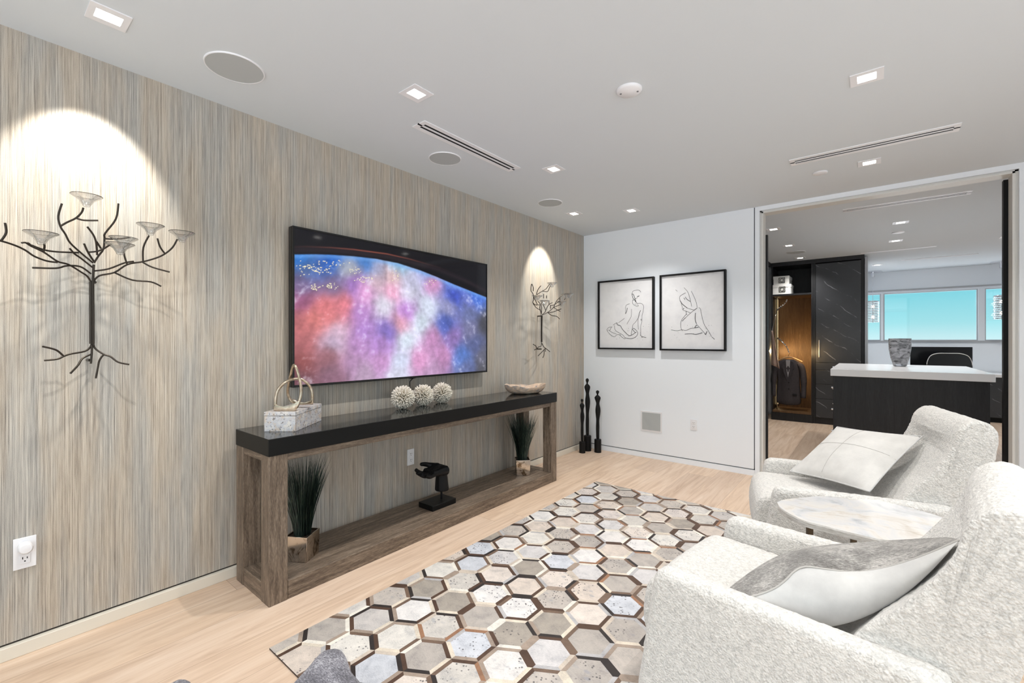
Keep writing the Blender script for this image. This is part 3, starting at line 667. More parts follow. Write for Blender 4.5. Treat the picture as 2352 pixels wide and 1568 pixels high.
# ---- three spiky spheres
def spiky(c, r, label):
    t = thing('spiky_sphere', (c[0], c[1], ZT), label, 'ornament', 'white spiky spheres on the console')
    m = MB(); N = 520; g = math.pi*(3-5**.5); cc = Vector((c[0], c[1], ZT+r*.93))
    for i in range(N):
        z = 1-2*(i+.5)/N; q = math.sqrt(1-z*z); d = Vector((math.cos(g*i)*q, math.sin(g*i)*q, z))
        d = (d+Vector([random.uniform(-.08, .08) for _ in range(3)])).normalized()
        L = r*random.uniform(.9, 1.04)
        if cc.z+d.z*L < ZT: L = (cc.z-ZT)/max(.05, -d.z)
        m.tube([cc+d*r*.5, cc+d*L*.8, cc+d*L*.97, cc+d*L], [r*.035, r*.05, r*.04, r*.008], 5)
    build('spikes', m, M['spike'], t, t.location, smooth=60)
    build('core', MB().ball(cc, r*.55, 16, 12), M['spikecore'], t, t.location, smooth=180)
spiky((.165, 1.905), .083, 'white spiky sphere on the console, nearest of the three to the stone box')
spiky((.15, 2.095), .079, 'white spiky sphere on the console, in the middle of the three')
spiky((.15, 2.275), .079, 'white spiky sphere on the console, nearest of the three to the root-wood bowl')

# ---- root wood bowl
def bowl():
    c = Vector((.265, 3.165, ZT)); th = math.atan2(.95, .3)
    m = MB(); nu, nv = 56, 15
    Mx = Matrix.Translation(c) @ Matrix.Rotation(th, 4, 'Z')
    def pt(i, j):
        a = 2*math.pi*i/nu; ca, sa = math.cos(a), math.sin(a)
        nz = noise.noise(Vector((ca*1.6, sa*1.6, 2)))*.16+noise.noise(Vector((ca*5, sa*5, 9)))*.07
        rx, ry = .205*(1+nz), .125*(1+nz*1.3)
        s = j/(nv-1)
        hr = .078+.018*noise.noise(Vector((ca*2.2, sa*2.2, 5)))+.012*math.cos(a*2+.6)
        if s <= .6:
            q = s/.6; k = .48+.52*math.sin(q*math.pi/2)**.75; z = hr*(1-math.cos(q*math.pi/2))**.9
        else:
            q = (s-.6)/.4; k = (1-.10)*math.cos(q*math.pi/2)**.7+.0; z = hr*(1-.0*q)-hr*.72*math.sin(q*math.pi/2)
        z += .004*noise.noise(Vector((ca*4, sa*4, s*6)))*min(1, s*4)
        return Mx @ Vector((rx*k*ca, ry*k*sa, max(0, z)))
    vs = [pt(i, j) for j in range(nv) for i in range(nu)]
    fs = [(j*nu+i, j*nu+(i+1) % nu, (j+1)*nu+(i+1) % nu, (j+1)*nu+i) for j in range(nv-1) for i in range(nu)]+[tuple(range(nu))[::-1], tuple(range((nv-1)*nu, nv*nu))]
    m.add(vs, fs)
    tag(build('wooden_bowl', m, M['root'], None, c, smooth=60), 'irregular root-wood bowl on the far end of the black console top', 'bowl')
bowl()

# ---- two grass plants in silvered cube pots
def grass_pot(c, rz, label, spread):
    t = thing('potted_grass', (c[0], c[1], ZS), label, 'potted plant', 'potted grasses on the console shelf')
    Mx = Matrix.Translation((c[0], c[1], ZS)) @ Matrix.Rotation(rz, 4, 'Z')
    w, h = .063, .135; m = MB()
    k = .92
    vs = [(-w*k, -w*k, 0), (w*k, -w*k, 0), (w*k, w*k, 0), (-w*k, w*k, 0), (-w, -w, h), (w, -w, h), (w, w, h), (-w, w, h)]
    i_ = w-.006; vs += [(-i_, -i_, h), (i_, -i_, h), (i_, i_, h), (-i_, i_, h), (-i_, -i_, h-.02), (i_, -i_, h-.02), (i_, i_, h-.02), (-i_, i_, h-.02)]
    fs = [(0, 3, 2, 1)]+[(a, (a+1) % 4, (a+1) % 4+4, a+4) for a in range(4)]+[(a+4, (a+1) % 4+4, (a+1) % 4+8, a+8) for a in range(4)]+[(a+8, (a+1) % 4+8, (a+1) % 4+12, a+12) for a in range(4)]+[(12, 13, 14, 15)]
    m.add([Mx @ Vector(v) for v in vs], fs); build('pot', m, M['pot'], t, t.location, bevel=.0015)
    build('soil', MB().box((-i_, -i_, h-.022), (i_, i_, h-.012), Mx), M['soil'], t, t.location)
    g = MB(); zmax = .672-ZS
    for q in range(430):
        a = random.uniform(0, 2*math.pi); r0 = .04*math.sqrt(random.random())
        L = random.uniform(.62, 1)*spread*(random.random()**.6); hh = random.uniform(.32, zmax-h+.0)+h-.015
        hh = min(hh, zmax-.003)
        p0 = Vector((math.cos(a)*r0, math.sin(a)*r0, h-.015)); a2 = a+random.uniform(-.5, .5)
        e = Vector((math.cos(a2), math.sin(a2), 0)); side = Vector((-e.y, e.x, 0))*random.uniform(.0016, .0026)
        vs = []
        for s in range(6):
            u = s/5; p = p0+e*(L*(u*.55+u*u*.45))+Vector((0, 0, (hh-h+.015)*(u-.06*u*u*(L/spread))))
            p = Mx @ p; p.x = max(.008, min(p.x, .62)); wd = side*(1-u**3*.92); vs += [p-wd, p+wd]
        g.add(vs, [(2*s, 2*s+1, 2*s+3, 2*s+2) for s in range(5)])
    build('foliage', g, M['grass'], t, t.location)
grass_pot((.268, 1.162), math.atan2(.098, -.062), 'dark green grass in a silvered cube pot on the near end of the console shelf', .135)
grass_pot((.272, 3.107), math.atan2(.093, .094), 'dark green grass in a silvered cube pot on the far end of the console shelf', .15)

# ---- black hand
def hand():
    t = thing('hand_sculpture', (.255, 2.14, ZS), 'black open hand sculpture palm up on a black plinth on the console shelf', 'sculpture')
    b = t.location
    build('plinth', MB().box((.181, 2.028, ZS), (.329, 2.247, ZS+.036)), M['blackedge'], t, b, bevel=.002)
    build('rod', MB().tube([(.255, 2.175, ZS+.03), (.255, 2.175, .2)], .0075, 12), M['black'], t, b, smooth=60)
    m = MB()
    def limb(pts, rs, flat=1.0): m.tube(smooth_path(pts, 4), np.interp(np.linspace(0, len(pts)-1, (len(pts)-1)*4+1), range(len(pts)), rs), 14, flat=flat)
    X = .255
    limb([(X, 2.178, .187), (X, 2.178, .20), (X, 2.176, .25), (X, 2.175, .29), (X, 2.17, .325), (X, 2.15, .345)], [.048, .05, .046, .042, .041, .036], 1.0)
    # palm
    for k in range(5):
        x = X-.040+k*.020
        limb([(x, 2.185, .335), (x, 2.14, .338), (x, 2.09, .326+.005*abs(k-2)), (x, 2.055, .330+.006*abs(k-2))], [.034, .031, .025, .020])
    # heel of the hand and the pad under the thumb
    m.ball((X+.030, 2.155, .352), .026, 12, 8, (1, 1.6, .8)); m.ball((X-.034, 2.15, .356), .027, 12, 8, (1, 1.6, .9))
    # four fingers
    tips = [(.042, .074, .004), (.016, .094, .006), (-.012, .098, .014), (-.038, .084, .024)]
    for dx, L, lift in tips:
        x = X+dx; y = 2.062
        limb([(x, y+.014, .332), (x+dx*.06, y-L*.34, .325+lift*.2), (x+dx*.14, y-L*.68, .328+lift*.7), (x+dx*.18, y-L, .338+lift*1.3)], [.0175, .0162, .0150, .0115])
    # thumb leaves the side of the palm near its base
    limb([(X-.036, 2.155, .356), (X-.062, 2.115, .368), (X-.070, 2.08, .380), (X-.066, 2.042, .388)], [.024, .0185, .016, .0125])
    o = build('hand', m, M['black'], t, b)
    r = o.modifiers.new('remesh', 'REMESH'); r.mode = 'VOXEL'; r.voxel_size = .0024; r.use_smooth_shade = True
    s = o.modifiers.new('smooth', 'SMOOTH'); s.factor = .5; s.iterations = 3
hand()

# ================================================================ TREE SCONCES
def cup(t, p, r, base):
    p = Vector(p); m = MB()
    pr = [(.0001, 0), (r*.22, .002), (r*.30, .012), (r*.42, .022), (r*.46, .026), (r*.98, .045), (r, .048), (r*.93, .047), (r*.42, .029), (r*.34, .024), (r*.18, .010), (.0001, .008)]
    m.lathe(pr, 28, Matrix.Translation(p), caps=False)
    c = build('candle_cup', m, M['glass'], t, base, smooth=50)
    ring = [p+Vector((math.cos(a)*r*.99, math.sin(a)*r*.99, .0475)) for a in [2*math.pi*k/32 for k in range(33)]]
    build('rim', MB().tube(ring, .0011, 6, caps=False), M['iron'], c, base, smooth=60)
def sconce(label, org, sc, trunk, roots, branches, cups, base, R0, cr):
    """branches: lists of (X, Y, off) read along each rod, off = distance from the wall"""
    t = thing('tree_sconce', base, label, 'candle sconce')
    def q(X, Y, o): return at(org[0]+X*sc, org[1]+Y*sc, x=o)
    build('trunk', MB().tube(smooth_path([q(*p) for p in trunk[0]], 3), R0, 10).tube(smooth_path([q(*p) for p in trunk[1]], 3), R0*.8, 10), M['iron'], t, base, smooth=60)
    for L_ in roots: build('root', MB().tube(smooth_path([q(*p) for p in L_], 4), R0*.66, 8), M['iron'], t, base, smooth=60)
    for L_ in branches: build('branch', MB().tube(smooth_path([q(*p) for p in L_], 4), R0*.64, 8), M['iron'], t, base, smooth=60)
    for X, Y, o in cups: cup(t, q(X, Y, o), cr, base)
    a = q(*trunk[0][len(trunk[0])//2])
    for dy_, z_ in ((.012, 1.51), (-.004, 1.175)): build('wall_mount', MB().tube([(0, a.y+dy_, z_), (.06, a.y+dy_, z_)], .006, 10), M['iron'], t, base, smooth=60)
sconce('larger tree-shaped metal wall sconce with glass candle cups at the left of the television', (0, 400), 560/1568,
  [[(585,1090,.055),(585,900,.055),(585,690,.055)], [(600,1090,.06),(600,900,.06),(598,690,.06),(603,580,.07)]],
  [[(590,1080,.055),(582,1110,.055),(545,1138,.06),(455,1155,.075),(410,1170,.08),(370,1188,.085),(284,1197,.09)], [(412,1172,.08),(370,1135,.085),(330,1120,.09),(272,1107,.095)],
   [(598,1080,.06),(612,1120,.06),(668,1158,.075),(710,1172,.085),(760,1208,.10),(832,1223,.11)], [(668,1158,.075),(640,1195,.08),(628,1250,.09),(616,1312,.1)],
   [(592,1100,.06),(590,1150,.065),(584,1218,.07)], [(584,1158,.06),(530,1185,.075),(500,1230,.09),(452,1281,.1)]],
  [[(584,690,.055),(560,655,.06),(520,628,.07),(440,580,.09),(370,560,.11),(280,500,.13),(200,462,.14),(165,440,.15),(138,441,.155)],
   [(370,567,.11),(300,557,.12),(220,527,.14),(160,487,.15),(90,455,.17),(0,427,.19),(-20,430,.2)], [(8,427,.18),(40,375,.19),(32,312,.2)],
   [(585,640,.06),(530,600,.07),(480,588,.08),(420,590,.09),(360,604,.10),(207,601,.11)], [(280,500,.13),(286,470,.14),(285,448,.15)],
   [(200,455,.13),(280,485,.12),(360,498,.1),(505,504,.08)],
   [(598,570,.065),(520,505,.08),(450,440,.1),(420,385,.11),(388,335,.12),(375,270,.13),(398,188,.14)], [(386,335,.12),(430,310,.12),(488,282,.13),(525,245,.14),(536,215,.15)], [(488,282,.13),(540,296,.14),(632,297,.15)],
   [(596,600,.065),(520,540,.08),(480,512,.1),(448,476,.11)], [(603,560,.07),(565,500,.09),(540,445,.1)], [(565,501,.09),(620,496,.11),(665,480,.13),(715,448,.15)],
   [(605,570,.07),(630,530,.08),(665,480,.09),(672,410,.1),(676,380,.11),(745,288,.13),(762,188,.14)], [(625,520,.08),(618,440,.1),(600,390,.11),(561,337,.12)], [(650,478,.09),(620,432,.1)],
   [(672,414,.1),(745,417,.12),(838,406,.14)], [(603,622,.06),(700,608,.08),(800,570,.1),(862,560,.11)],
   [(600,690,.06),(640,652,.065),(735,632,.08),(820,580,.1),(920,562,.12),(1000,540,.14),(1060,512,.15),(1110,470,.17),(1140,418,.18)],
   [(920,562,.12),(922,470,.14),(958,395,.16)], [(918,566,.12),(980,598,.13),(1092,629,.15)], [(1062,512,.15),(1030,468,.16),(1012,412,.17)],
   [(740,634,.08),(850,680,.09),(970,692,.1),(1037,721,.11)], [(818,580,.1),(800,525,.11),(797,480,.12)], [(175,440,.15),(185,445,.15),(205,465,.14)]],
  [(557,212,.15),(265,455,.15),(772,520,.15),(968,395,.17),(1170,440,.18),(795,480,.12)], (0, .36, 1.3), .0056, .05)
sconce('smaller-looking tree-shaped metal wall sconce with glass candle cups between television and far corner', (1195, 630), 130/1019,
  [[(380,1220,.055),(378,1000,.055),(380,740,.055)], [(392,1220,.06),(390,1000,.06),(396,740,.06)]],
  [[(388,1225,.055),(375,1290,.06),(330,1305,.075),(300,1335,.08),(255,1358,.09)], [(302,1332,.08),(275,1285,.085),(230,1258,.09)],
   [(392,1240,.06),(420,1300,.07),(470,1340,.09),(535,1392,.11)], [(450,1335,.08),(400,1385,.09),(320,1466,.1)], [(430,1345,.07),(428,1440,.08),(408,1496,.1)], [(450,1330,.06),(455,1390,.07)]],
  [[(378,740,.055),(370,680,.07),(355,640,.08),(290,600,.1),(228,512,.12),(240,440,.13),(225,340,.14),(192,292,.15),(203,175,.16),(232,230,.16),(232,300,.15)],
   [(228,512,.12),(270,548,.12),(300,545,.13),(290,500,.15),(250,430,.17),(245,400,.18)], [(300,548,.13),(345,548,.11)],
   [(385,700,.07),(352,610,.09),(358,535,.1),(320,485,.11)], [(380,690,.07),(388,600,.09),(378,545,.1),(400,470,.11)], [(420,430,.12),(420,350,.13)],
   [(395,720,.06),(445,680,.07),(470,620,.09),(515,545,.11),(578,508,.12)], [(455,640,.08),(430,580,.1),(405,540,.11)], [(515,550,.11),(518,470,.13)],
   [(296,365,.12),(300,320,.13),(330,255,.14),(372,204,.15)], [(300,362,.12),(400,298,.14),(460,262,.15),(500,215,.16),(525,178,.17)], [(400,300,.14),(490,308,.15),(520,250,.16),(540,205,.17)],
   [(470,430,.13),(472,380,.14)], [(400,730,.06),(480,690,.07),(550,640,.09),(600,590,.11),(640,500,.13),(700,425,.15),(775,360,.17)],
   [(600,592,.11),(650,628,.12),(718,665,.13)], [(540,560,.11),(610,548,.12),(690,490,.14),(720,480,.15)], [(540,565,.11),(545,615,.1)], [(710,405,.15),(713,465,.15)],
   [(480,688,.07),(590,676,.09),(680,640,.11),(735,622,.12)], [(500,690,.07),(565,738,.09),(655,755,.1),(708,802,.11)], [(600,595,.11),(680,560,.13),(730,545,.14)], [(790,460,.16),(810,430,.17)]],
  [(572,240,.17),(305,475,.18),(440,560,.17),(742,575,.15),(825,440,.17),(880,430,.2)], (0, 3.76, 1.3), .0058, .05)

# ================================================================ FRAMED DRAWINGS
def drawing(x0, x1, z0, z1, org, sc, lines, label, rx, rz_):
    t = thing('framed_drawing', ((x0+x1)/2, YF, (z0+z1)/2), label, 'picture', 'two framed line drawings')
    b = t.location; d = .042; w = .017; yf = YF-d
    f = MB()
    for a, c in (((x0, yf, z0), (x0+w, YF, z1)), ((x1-w, yf, z0), (x1, YF, z1)), ((x0+w, yf, z0), (x1-w, YF, z0+w)), ((x0+w, yf, z1-w), (x1-w, YF, z1))): f.box(a, c)
    build('frame', f, M['black'], t, b, bevel=.001)
    yp = YF-.022
    pp = build('paper', MB().box((x0+w, yp, z0+w), (x1-w, YF-.004, z1-w)), M['paper'], t, b)
    m = MB()
    for L_ in lines:
        wd = L_[0] if not isinstance(L_[0], tuple) else 1.0
        pts = [q for q in L_ if isinstance(q, tuple)]
        P = [at(org[0]+X*sc, org[1]+Y*sc, y=yp) for X, Y in pts]
        P = smooth_path(P, 4) if len(P) > 1 else P
        for k, q in enumerate(P): q.y = yp-.0006
        m.tube(P, .0017*wd, 5)
    for _ in range(26):
        X = random.uniform(*rx); Y = random.uniform(*rz_); q = at(org[0]+X*sc, org[1]+Y*sc, y=yp); m.ball((q.x, yp-.0003, q.z), random.uniform(.001, .0025), 6, 4)
    build('ink_lines', m, M['ink'], t, b)
drawing(.205, .862, 1.163, 1.940, (1370, 620), 150/1176, [
 [(640,440),(650,390),(690,365),(770,362),(795,400)], [1.5,(640,430),(655,500),(690,540),(720,590),(745,600)], [1.6,(640,430),(665,440),(690,500),(715,570)], [(745,600),(810,602),(850,650),(840,740),(820,830),(818,920),(800,1010),(797,1090),(797,1170)],
 [(650,540),(648,590),(680,630),(740,655),(755,635),(720,628)], [(700,600),(695,630)], [(670,520),(655,540),(680,545),(690,520)], [(690,505),(720,515),(740,480)], [1.8,(735,470),(760,475),(765,455)],
 [(597,607),(545,625),(525,660),(525,720),(522,780)], [1.7,(553,680),(545,740),(522,790)], [(632,700),(625,830),(590,900),(547,975)], [1.7,(795,725),(775,770),(755,860)], [(755,860),(700,940),(655,990),(640,1080),(622,1165)], [(752,860),(748,960),(757,1070)],
 [(505,868),(450,910),(395,950)], [1.5,(368,945),(380,985),(430,1000),(465,1060),(520,1120),(590,1180),(650,1160),(720,1115)], [(300,990),(350,955),(375,950)], [(325,995),(340,1080),(400,1125),(470,1165),(515,1220),(500,1235),(420,1170)],
 [(285,1022),(220,1035),(192,1080),(240,1150),(320,1200),(375,1160),(440,1165)], [(215,1075),(280,1120),(360,1150)], [(270,1030),(240,1085)], [1.3,(515,1220),(640,1232),(725,1185),(742,1120),(690,1060),(655,1045)], [1.6,(645,1060),(700,1130)], [(640,1090),(625,1160)],
 [1.4,(790,1165),(820,1195),(895,1215)], [1.8,(815,1205),(825,1215)], [1.6,(805,880),(808,910)]],
 'framed line drawing of a seated nude seen from behind, left of the pair', (150, 950), (960, 1260))
drawing(.925, 1.567, 1.158, 1.945, (1510, 605), 180/1313, [
 [(475,490),(400,530),(370,570),(380,620)], [1.8,(380,620),(420,680),(500,745)], [(500,745),(560,765),(620,775),(665,745)], [(447,405),(505,470),(535,550),(560,650),(573,720)], [(568,460),(620,570),(650,650),(668,740)], [1.6,(665,745),(620,778)], [1.5,(468,560),(490,595),(550,635)], [1.4,(445,575),(460,605)],
 [(400,650),(415,730),(430,780),(490,800),(560,830)], [1.6,(430,770),(445,745)], [(480,800),(485,840),(500,862)], [(665,745),(610,785),(520,860),(415,965)], [1.4,(470,905),(415,965)], [(485,845),(410,940),(390,1000),(395,1080),(420,1128)],
 [(690,740),(720,760),(745,880),(780,1010),(850,1120),(890,1190),(905,1225)], [1.2,(915,1230),(960,1270)], [1.7,(638,825),(632,930),(655,1010)], [(665,1025),(720,1085),(800,1175)], [1.7,(795,1170),(808,1188),(830,1135)], [1.7,(660,1025),(625,1075),(690,1065)], [(625,1080),(560,1085),(480,1120),(410,1110),(330,1125),(230,1110)], [1.5,(460,1182),(560,1175),(650,1185),(755,1158)], [(305,440),(335,465)]],
 'framed line drawing of a seated nude leaning forward, right of the pair', (200, 960), (1020, 1280))

# ================================================================ THREE CARVED FIGURES
def figure(front, H_, hb, rb, scale, label, prof):
    c = Vector((front[0]-.55*rb, front[1]+.8*rb, 0))
    t = thing('carved_figure', tuple(c), label, 'statue', 'slender black figures in the corner')
    Mx = Matrix.Translation(c) @ Matrix.Rotation(PSI, 4, 'Z')
    build('base', MB().lathe([(rb, 0), (rb, hb-.003), (rb-.003, hb)], 28, Mx), M['black'], t, c, smooth=40)
    L_ = H_-hb; pr = []; off = []
    for f, r, o, dp in prof: pr.append((max(.0005, r*scale), hb+f*L_)); off.append((o*scale, 0))
    m = MB(); vs = []; n_ = 20
    for (r, z), (ox, _), (f, _, _, dp) in zip(pr, off, prof):
        for k in range(n_):
            a = 2*math.pi*k/n_; vs.append(Mx @ Vector((ox+r*math.cos(a), r*dp*math.sin(a), z)))
    m.add(vs, [(j*n_+k, j*n_+(k+1) % n_, (j+1)*n_+(k+1) % n_, (j+1)*n_+k) for j in range(len(pr)-1) for k in range(n_)]+[tuple(range(n_))[::-1], tuple(range((len(pr)-1)*n_, len(pr)*n_))])
    build('body', m, M['black'], t, c, smooth=70, sub=1)
PF = [(-.003, 30, 0, .8), (.05, 29, -2, .8), (.15, 31, -3, .8), (.27, 34, -2, .8), (.36, 28, -2, .8), (.42, 31, 0, .75), (.50, 42, 2, .7), (.58, 50, 3, .65), (.64, 46, 2, .6), (.70, 33, 0, .6), (.735, 29, 0, .6), (.78, 40, -2, .5), (.835, 59, -4, .45), (.86, 58, -5, .4), (.885, 34, -6, .5), (.905, 12, -6, .9), (.918, 13, -6, 1), (.94, 24, -5, 1), (.965, 33, -5, 1), (.985, 28, -5, 1), (.997, 10, -5, 1), (1.0, 2, -5, 1)]
KS = .000597
figure(at(1338, 1041, z=0), .606, .125, .034, KS*.78, 'shortest slender black carved figure in the corner, left of the three', PF)
figure(at(1350.2, 1036.5, z=0), .830, .174, .0425, KS*1.0, 'tallest slender black carved figure in the corner, middle of the three', PF)
figure(at(1374, 1040, z=0), .700, .147, .0385, KS*1.02, 'mid-height slender black carved figure in the corner, right of the three', PF)

# ================================================================ RUG
def rug():
    x0, x1, y0, y1 = .749, 2.80, .791, 3.566
    w, dy = .184, .1625; R_ = w/math.sqrt(3); rng = random.Random(11)
    HX = [(196,191,184),(206,201,195),(214,210,206),(184,176,168),(200,197,196),(210,200,191),(190,185,181),(218,215,212),(172,165,158),(204,192,181),(196,199,205),(212,208,201),(160,152,142),(205,196,190)]
    BT = [((224,219,208), 5), ((212,201,184), 4), ((196,184,170), 3), ((158,142,128), 4), ((112,92,78), 4), ((82,62,50), 8), ((50,44,42), 6), ((150,112,86), 2), ((176,174,174), 2)]
    bag = [c for c, k in BT for _ in range(k)]
    m = MB(); zt = .007
    def clip(poly):
        for ax, lim, sg in ((0, x0, 1), (0, x1, -1), (1, y0, 1), (1, y1, -1)):
            out = []
            for i in range(len(poly)):
                a, b = poly[i], poly[(i+1) % len(poly)]; da, db = (a[ax]-lim)*sg, (b[ax]-lim)*sg
                if da >= 0: out.append(a)
                if (da >= 0) != (db >= 0): k = da/(da-db); out.append((a[0]+(b[0]-a[0])*k, a[1]+(b[1]-a[1])*k))
            poly = out
            if len(poly) < 3: return None
        return poly
    def face(poly, c, sp, z):
        poly = clip(poly)
        if poly: m.add([(px, py, z) for px, py in poly], [tuple(range(len(poly)))], (*s2l(c), sp))
    j = -4
    while 1.325+j*dy < y1+.2:
        cy_ = 1.325+j*dy; i = -3
        while True:
            cx_ = 1.002+(i+(.5 if j % 2 else 0))*w
            if cx_ > x1+.2: break
            vo = [(cx_+R_*math.cos(math.radians(30+60*k)), cy_+(dy/1.5)*math.sin(math.radians(30+60*k))) for k in range(6)]
            q = .81; vi = [(cx_+(px-cx_)*q, cy_+(py-cy_)*q) for px, py in vo]
            c = rng.choice(HX); face(vi[:], c, 1.0 if rng.random() < .55 else 0.0, zt)
            for k in range(6):
                face([vo[k], vo[(k+1) % 6], vi[(k+1) % 6], vi[k]], rng.choice(bag), 0.0, zt+.0002)
            i += 1
        j += 1
    # body under the patchwork
    m.add([(x0, y0, .0008), (x1, y0, .0008), (x1, y1, .0008), (x0, y1, .0008), (x0, y0, zt), (x1, y0, zt), (x1, y1, zt), (x0, y1, zt)], [(0, 1, 2, 3), (0, 1, 5, 4), (1, 2, 6, 5), (2, 3, 7, 6), (3, 0, 4, 7)], (*s2l((60, 50, 44)), 0))
    me = build('hexagon_rug', m, M['rug'], None, ((x0+x1)/2, (y0+y1)/2, 0))
    tag(me, 'cowhide patchwork rug of grey and beige hexagons with brown and cream edges', 'rug')
rug()

# ================================================================ ARMCHAIRS
def loft_pad(poly, a, b, rnd=.05, n=5, crown=0):
    """upholstered block: side profile poly (x, z) carried across from a to b with edges rounded by rnd"""
    m = MB(); c = Vector((sum(p[0] for p in poly)/len(poly), 0, sum(p[1] for p in poly)/len(poly)))
    P = [Vector((x, 0, z)) for x, z in poly]; k = len(P)
    rings = []
    # inward offset of the polygon
    def inset(d):
        out = []
        for i in range(k):
            p0, p, p1 = P[i-1], P[i], P[(i+1) % k]
            e0 = (p-p0).normalized(); e1 = (p1-p).normalized()
            n0 = Vector((-e0.z, 0, e0.x)); n1 = Vector((-e1.z, 0, e1.x)); nn = (n0+n1)
            if nn.length < 1e-6: nn = n0
            nn.normalize(); q = max(.45, nn.dot(n0)); out.append(p+nn*(d/q))
        return out
    area = sum(P[i].x*P[(i+1) % k].z-P[(i+1) % k].x*P[i].z for i in range(k))
    sg = 1 if area > 0 else -1
    steps = [(math.pi/2*j/n) for j in range(n+1)]
    for th in steps: rings.append((a+rnd*(1-math.sin(th)) , rnd*(1-math.cos(th))*1.0) if False else (a+rnd*(1-math.sin(th)), rnd*(1-math.cos(math.pi/2-th))))
    rings = [(a+rnd*(1-math.cos(th)), rnd*(1-math.sin(th))) for th in steps]
    mid = [((a+rnd)+(b-a-2*rnd)*j/8, -crown*math.sin(math.pi*j/8)) for j in range(1, 8)]
    rings2 = [(b-rnd*(1-math.cos(th)), rnd*(1-math.sin(th))) for th in steps[::-1]]
    vs = []
    R_ = rings+mid+rings2
    for y, d in R_:
        for q in inset(sg*d): vs.append((q.x, y, q.z))
    fs = [(j*k+i, j*k+(i+1) % k, (j+1)*k+(i+1) % k, (j+1)*k+i) for j in range(len(R_)-1) for i in range(k)]
    fs += [tuple(range(k))[::-1], tuple(range((len(R_)-1)*k, len(R_)*k))]
    return m.add(vs, fs)
def round_poly(poly, rad, n=5):
    out = []; k = len(poly)
    if not hasattr(rad, '__len__'): rad = [rad]*k
    for i in range(k):
        p0, p, p1 = Vector(poly[i-1]), Vector(poly[i]), Vector(poly[(i+1) % k]); r = rad[i]
        d0 = (p0-p); d1 = (p1-p); L = min(r, d0.length*.45, d1.length*.45)
        a = p+d0.normalized()*L; b = p+d1.normalized()*L
        for j in range(n+1):
            t = j/n; out.append(tuple(a*(1-t)**2+p*2*t*(1-t)+b*t*t))
    return out
def dense(poly, step=.03):
    out = []
    for i in range(len(poly)):
        a, b = Vector(poly[i]), Vector(poly[(i+1) % len(poly)]); n_ = max(1, int((b-a).length/step))
        for j in range(n_): out.append(tuple(a+(b-a)*j/n_))
    return out
tex = D.textures.new('boucle_lumps', 'CLOUDS'); tex.noise_scale = .016; tex.noise_depth = 2
def fuzz(o, lv, st):
    s = o.modifiers.new('sub', 'SUBSURF'); s.subdivision_type = 'SIMPLE'; s.levels = s.render_levels = lv
    d = o.modifiers.new('lumps', 'DISPLACE'); d.texture = tex; d.strength = st; d.mid_level = .5; d.texture_coords = 'GLOBAL'
def armchair(loc, rz, label, fz=2):
    t = thing('armchair', (loc[0], loc[1], .0075), label, 'armchair', 'ivory boucle armchairs', rz)
    # local: +x forward, y across
    arm = dense(round_poly([(.37, .50), (-.34, .50), (-.32, .05), (.44, .05)], [.05, .04, .03, .03]))
    parts = []
    for s in (-1, 1):
        a, b = (.268, .348) if s > 0 else (-.348, -.268)
        parts.append(build('armrest', loft_pad(arm, a, b, .032), M['boucle'], t, smooth=60))
    seat = dense(round_poly([(.44, .425), (-.25, .405), (-.25, .12), (.40, .12), (.47, .25)], [.07, .03, .03, .05, .08]))
    parts.append(build('seat', loft_pad(seat, -.266, .266, .03, crown=.006), M['boucle'], t, smooth=60))
    back = dense(round_poly([(-.10, .38), (-.165, .52), (-.25, .61), (-.315, .72), (-.342, .775), (-.362, .85), (-.40, .887), (-.455, .890), (-.497, .845), (-.485, .72), (-.43, .50), (-.36, .30), (-.30, .10), (-.16, .10)], [.03, .05, .05, .015, .03, .03, .05, .05, .05, .08, .08, .08, .03, .03]))
    bk = loft_pad(back, -.285, .285, .014, crown=.0)
    def dish(v):
        x, y, z = v; rear = -.36-.28*(z-.30) if z < .72 else -.45
        k = max(0, min(1, (x-rear-.03)/.06))*max(0, min(1, (z-.40)/.1))*max(0, min(1, (.80-z)/.08))
        return (x-.035*k*(1-(y/.285)**2), y, z)
    bk.v = [dish(v) for v in bk.v]
    parts.append(build('backrest', bk, M['boucle'], t, smooth=60))
    for p in parts: fuzz(p, fz, .006)
    build('swivel_base', MB().lathe([(.20, 0), (.20, .012), (.06, .025), (.06, .12)], 40), M['bronze'], t, smooth=30)
    return t
far_dir = math.atan2(-.225, -.974); near_dir = math.atan2(.125, -.992)
armchair((2.547, 3.055), far_dir, 'ivory boucle armchair near the opening, holding the flat pale square cushion')
armchair((2.500, 1.745), near_dir, 'ivory boucle armchair nearest the camera, holding the grey hide cushion', 2)

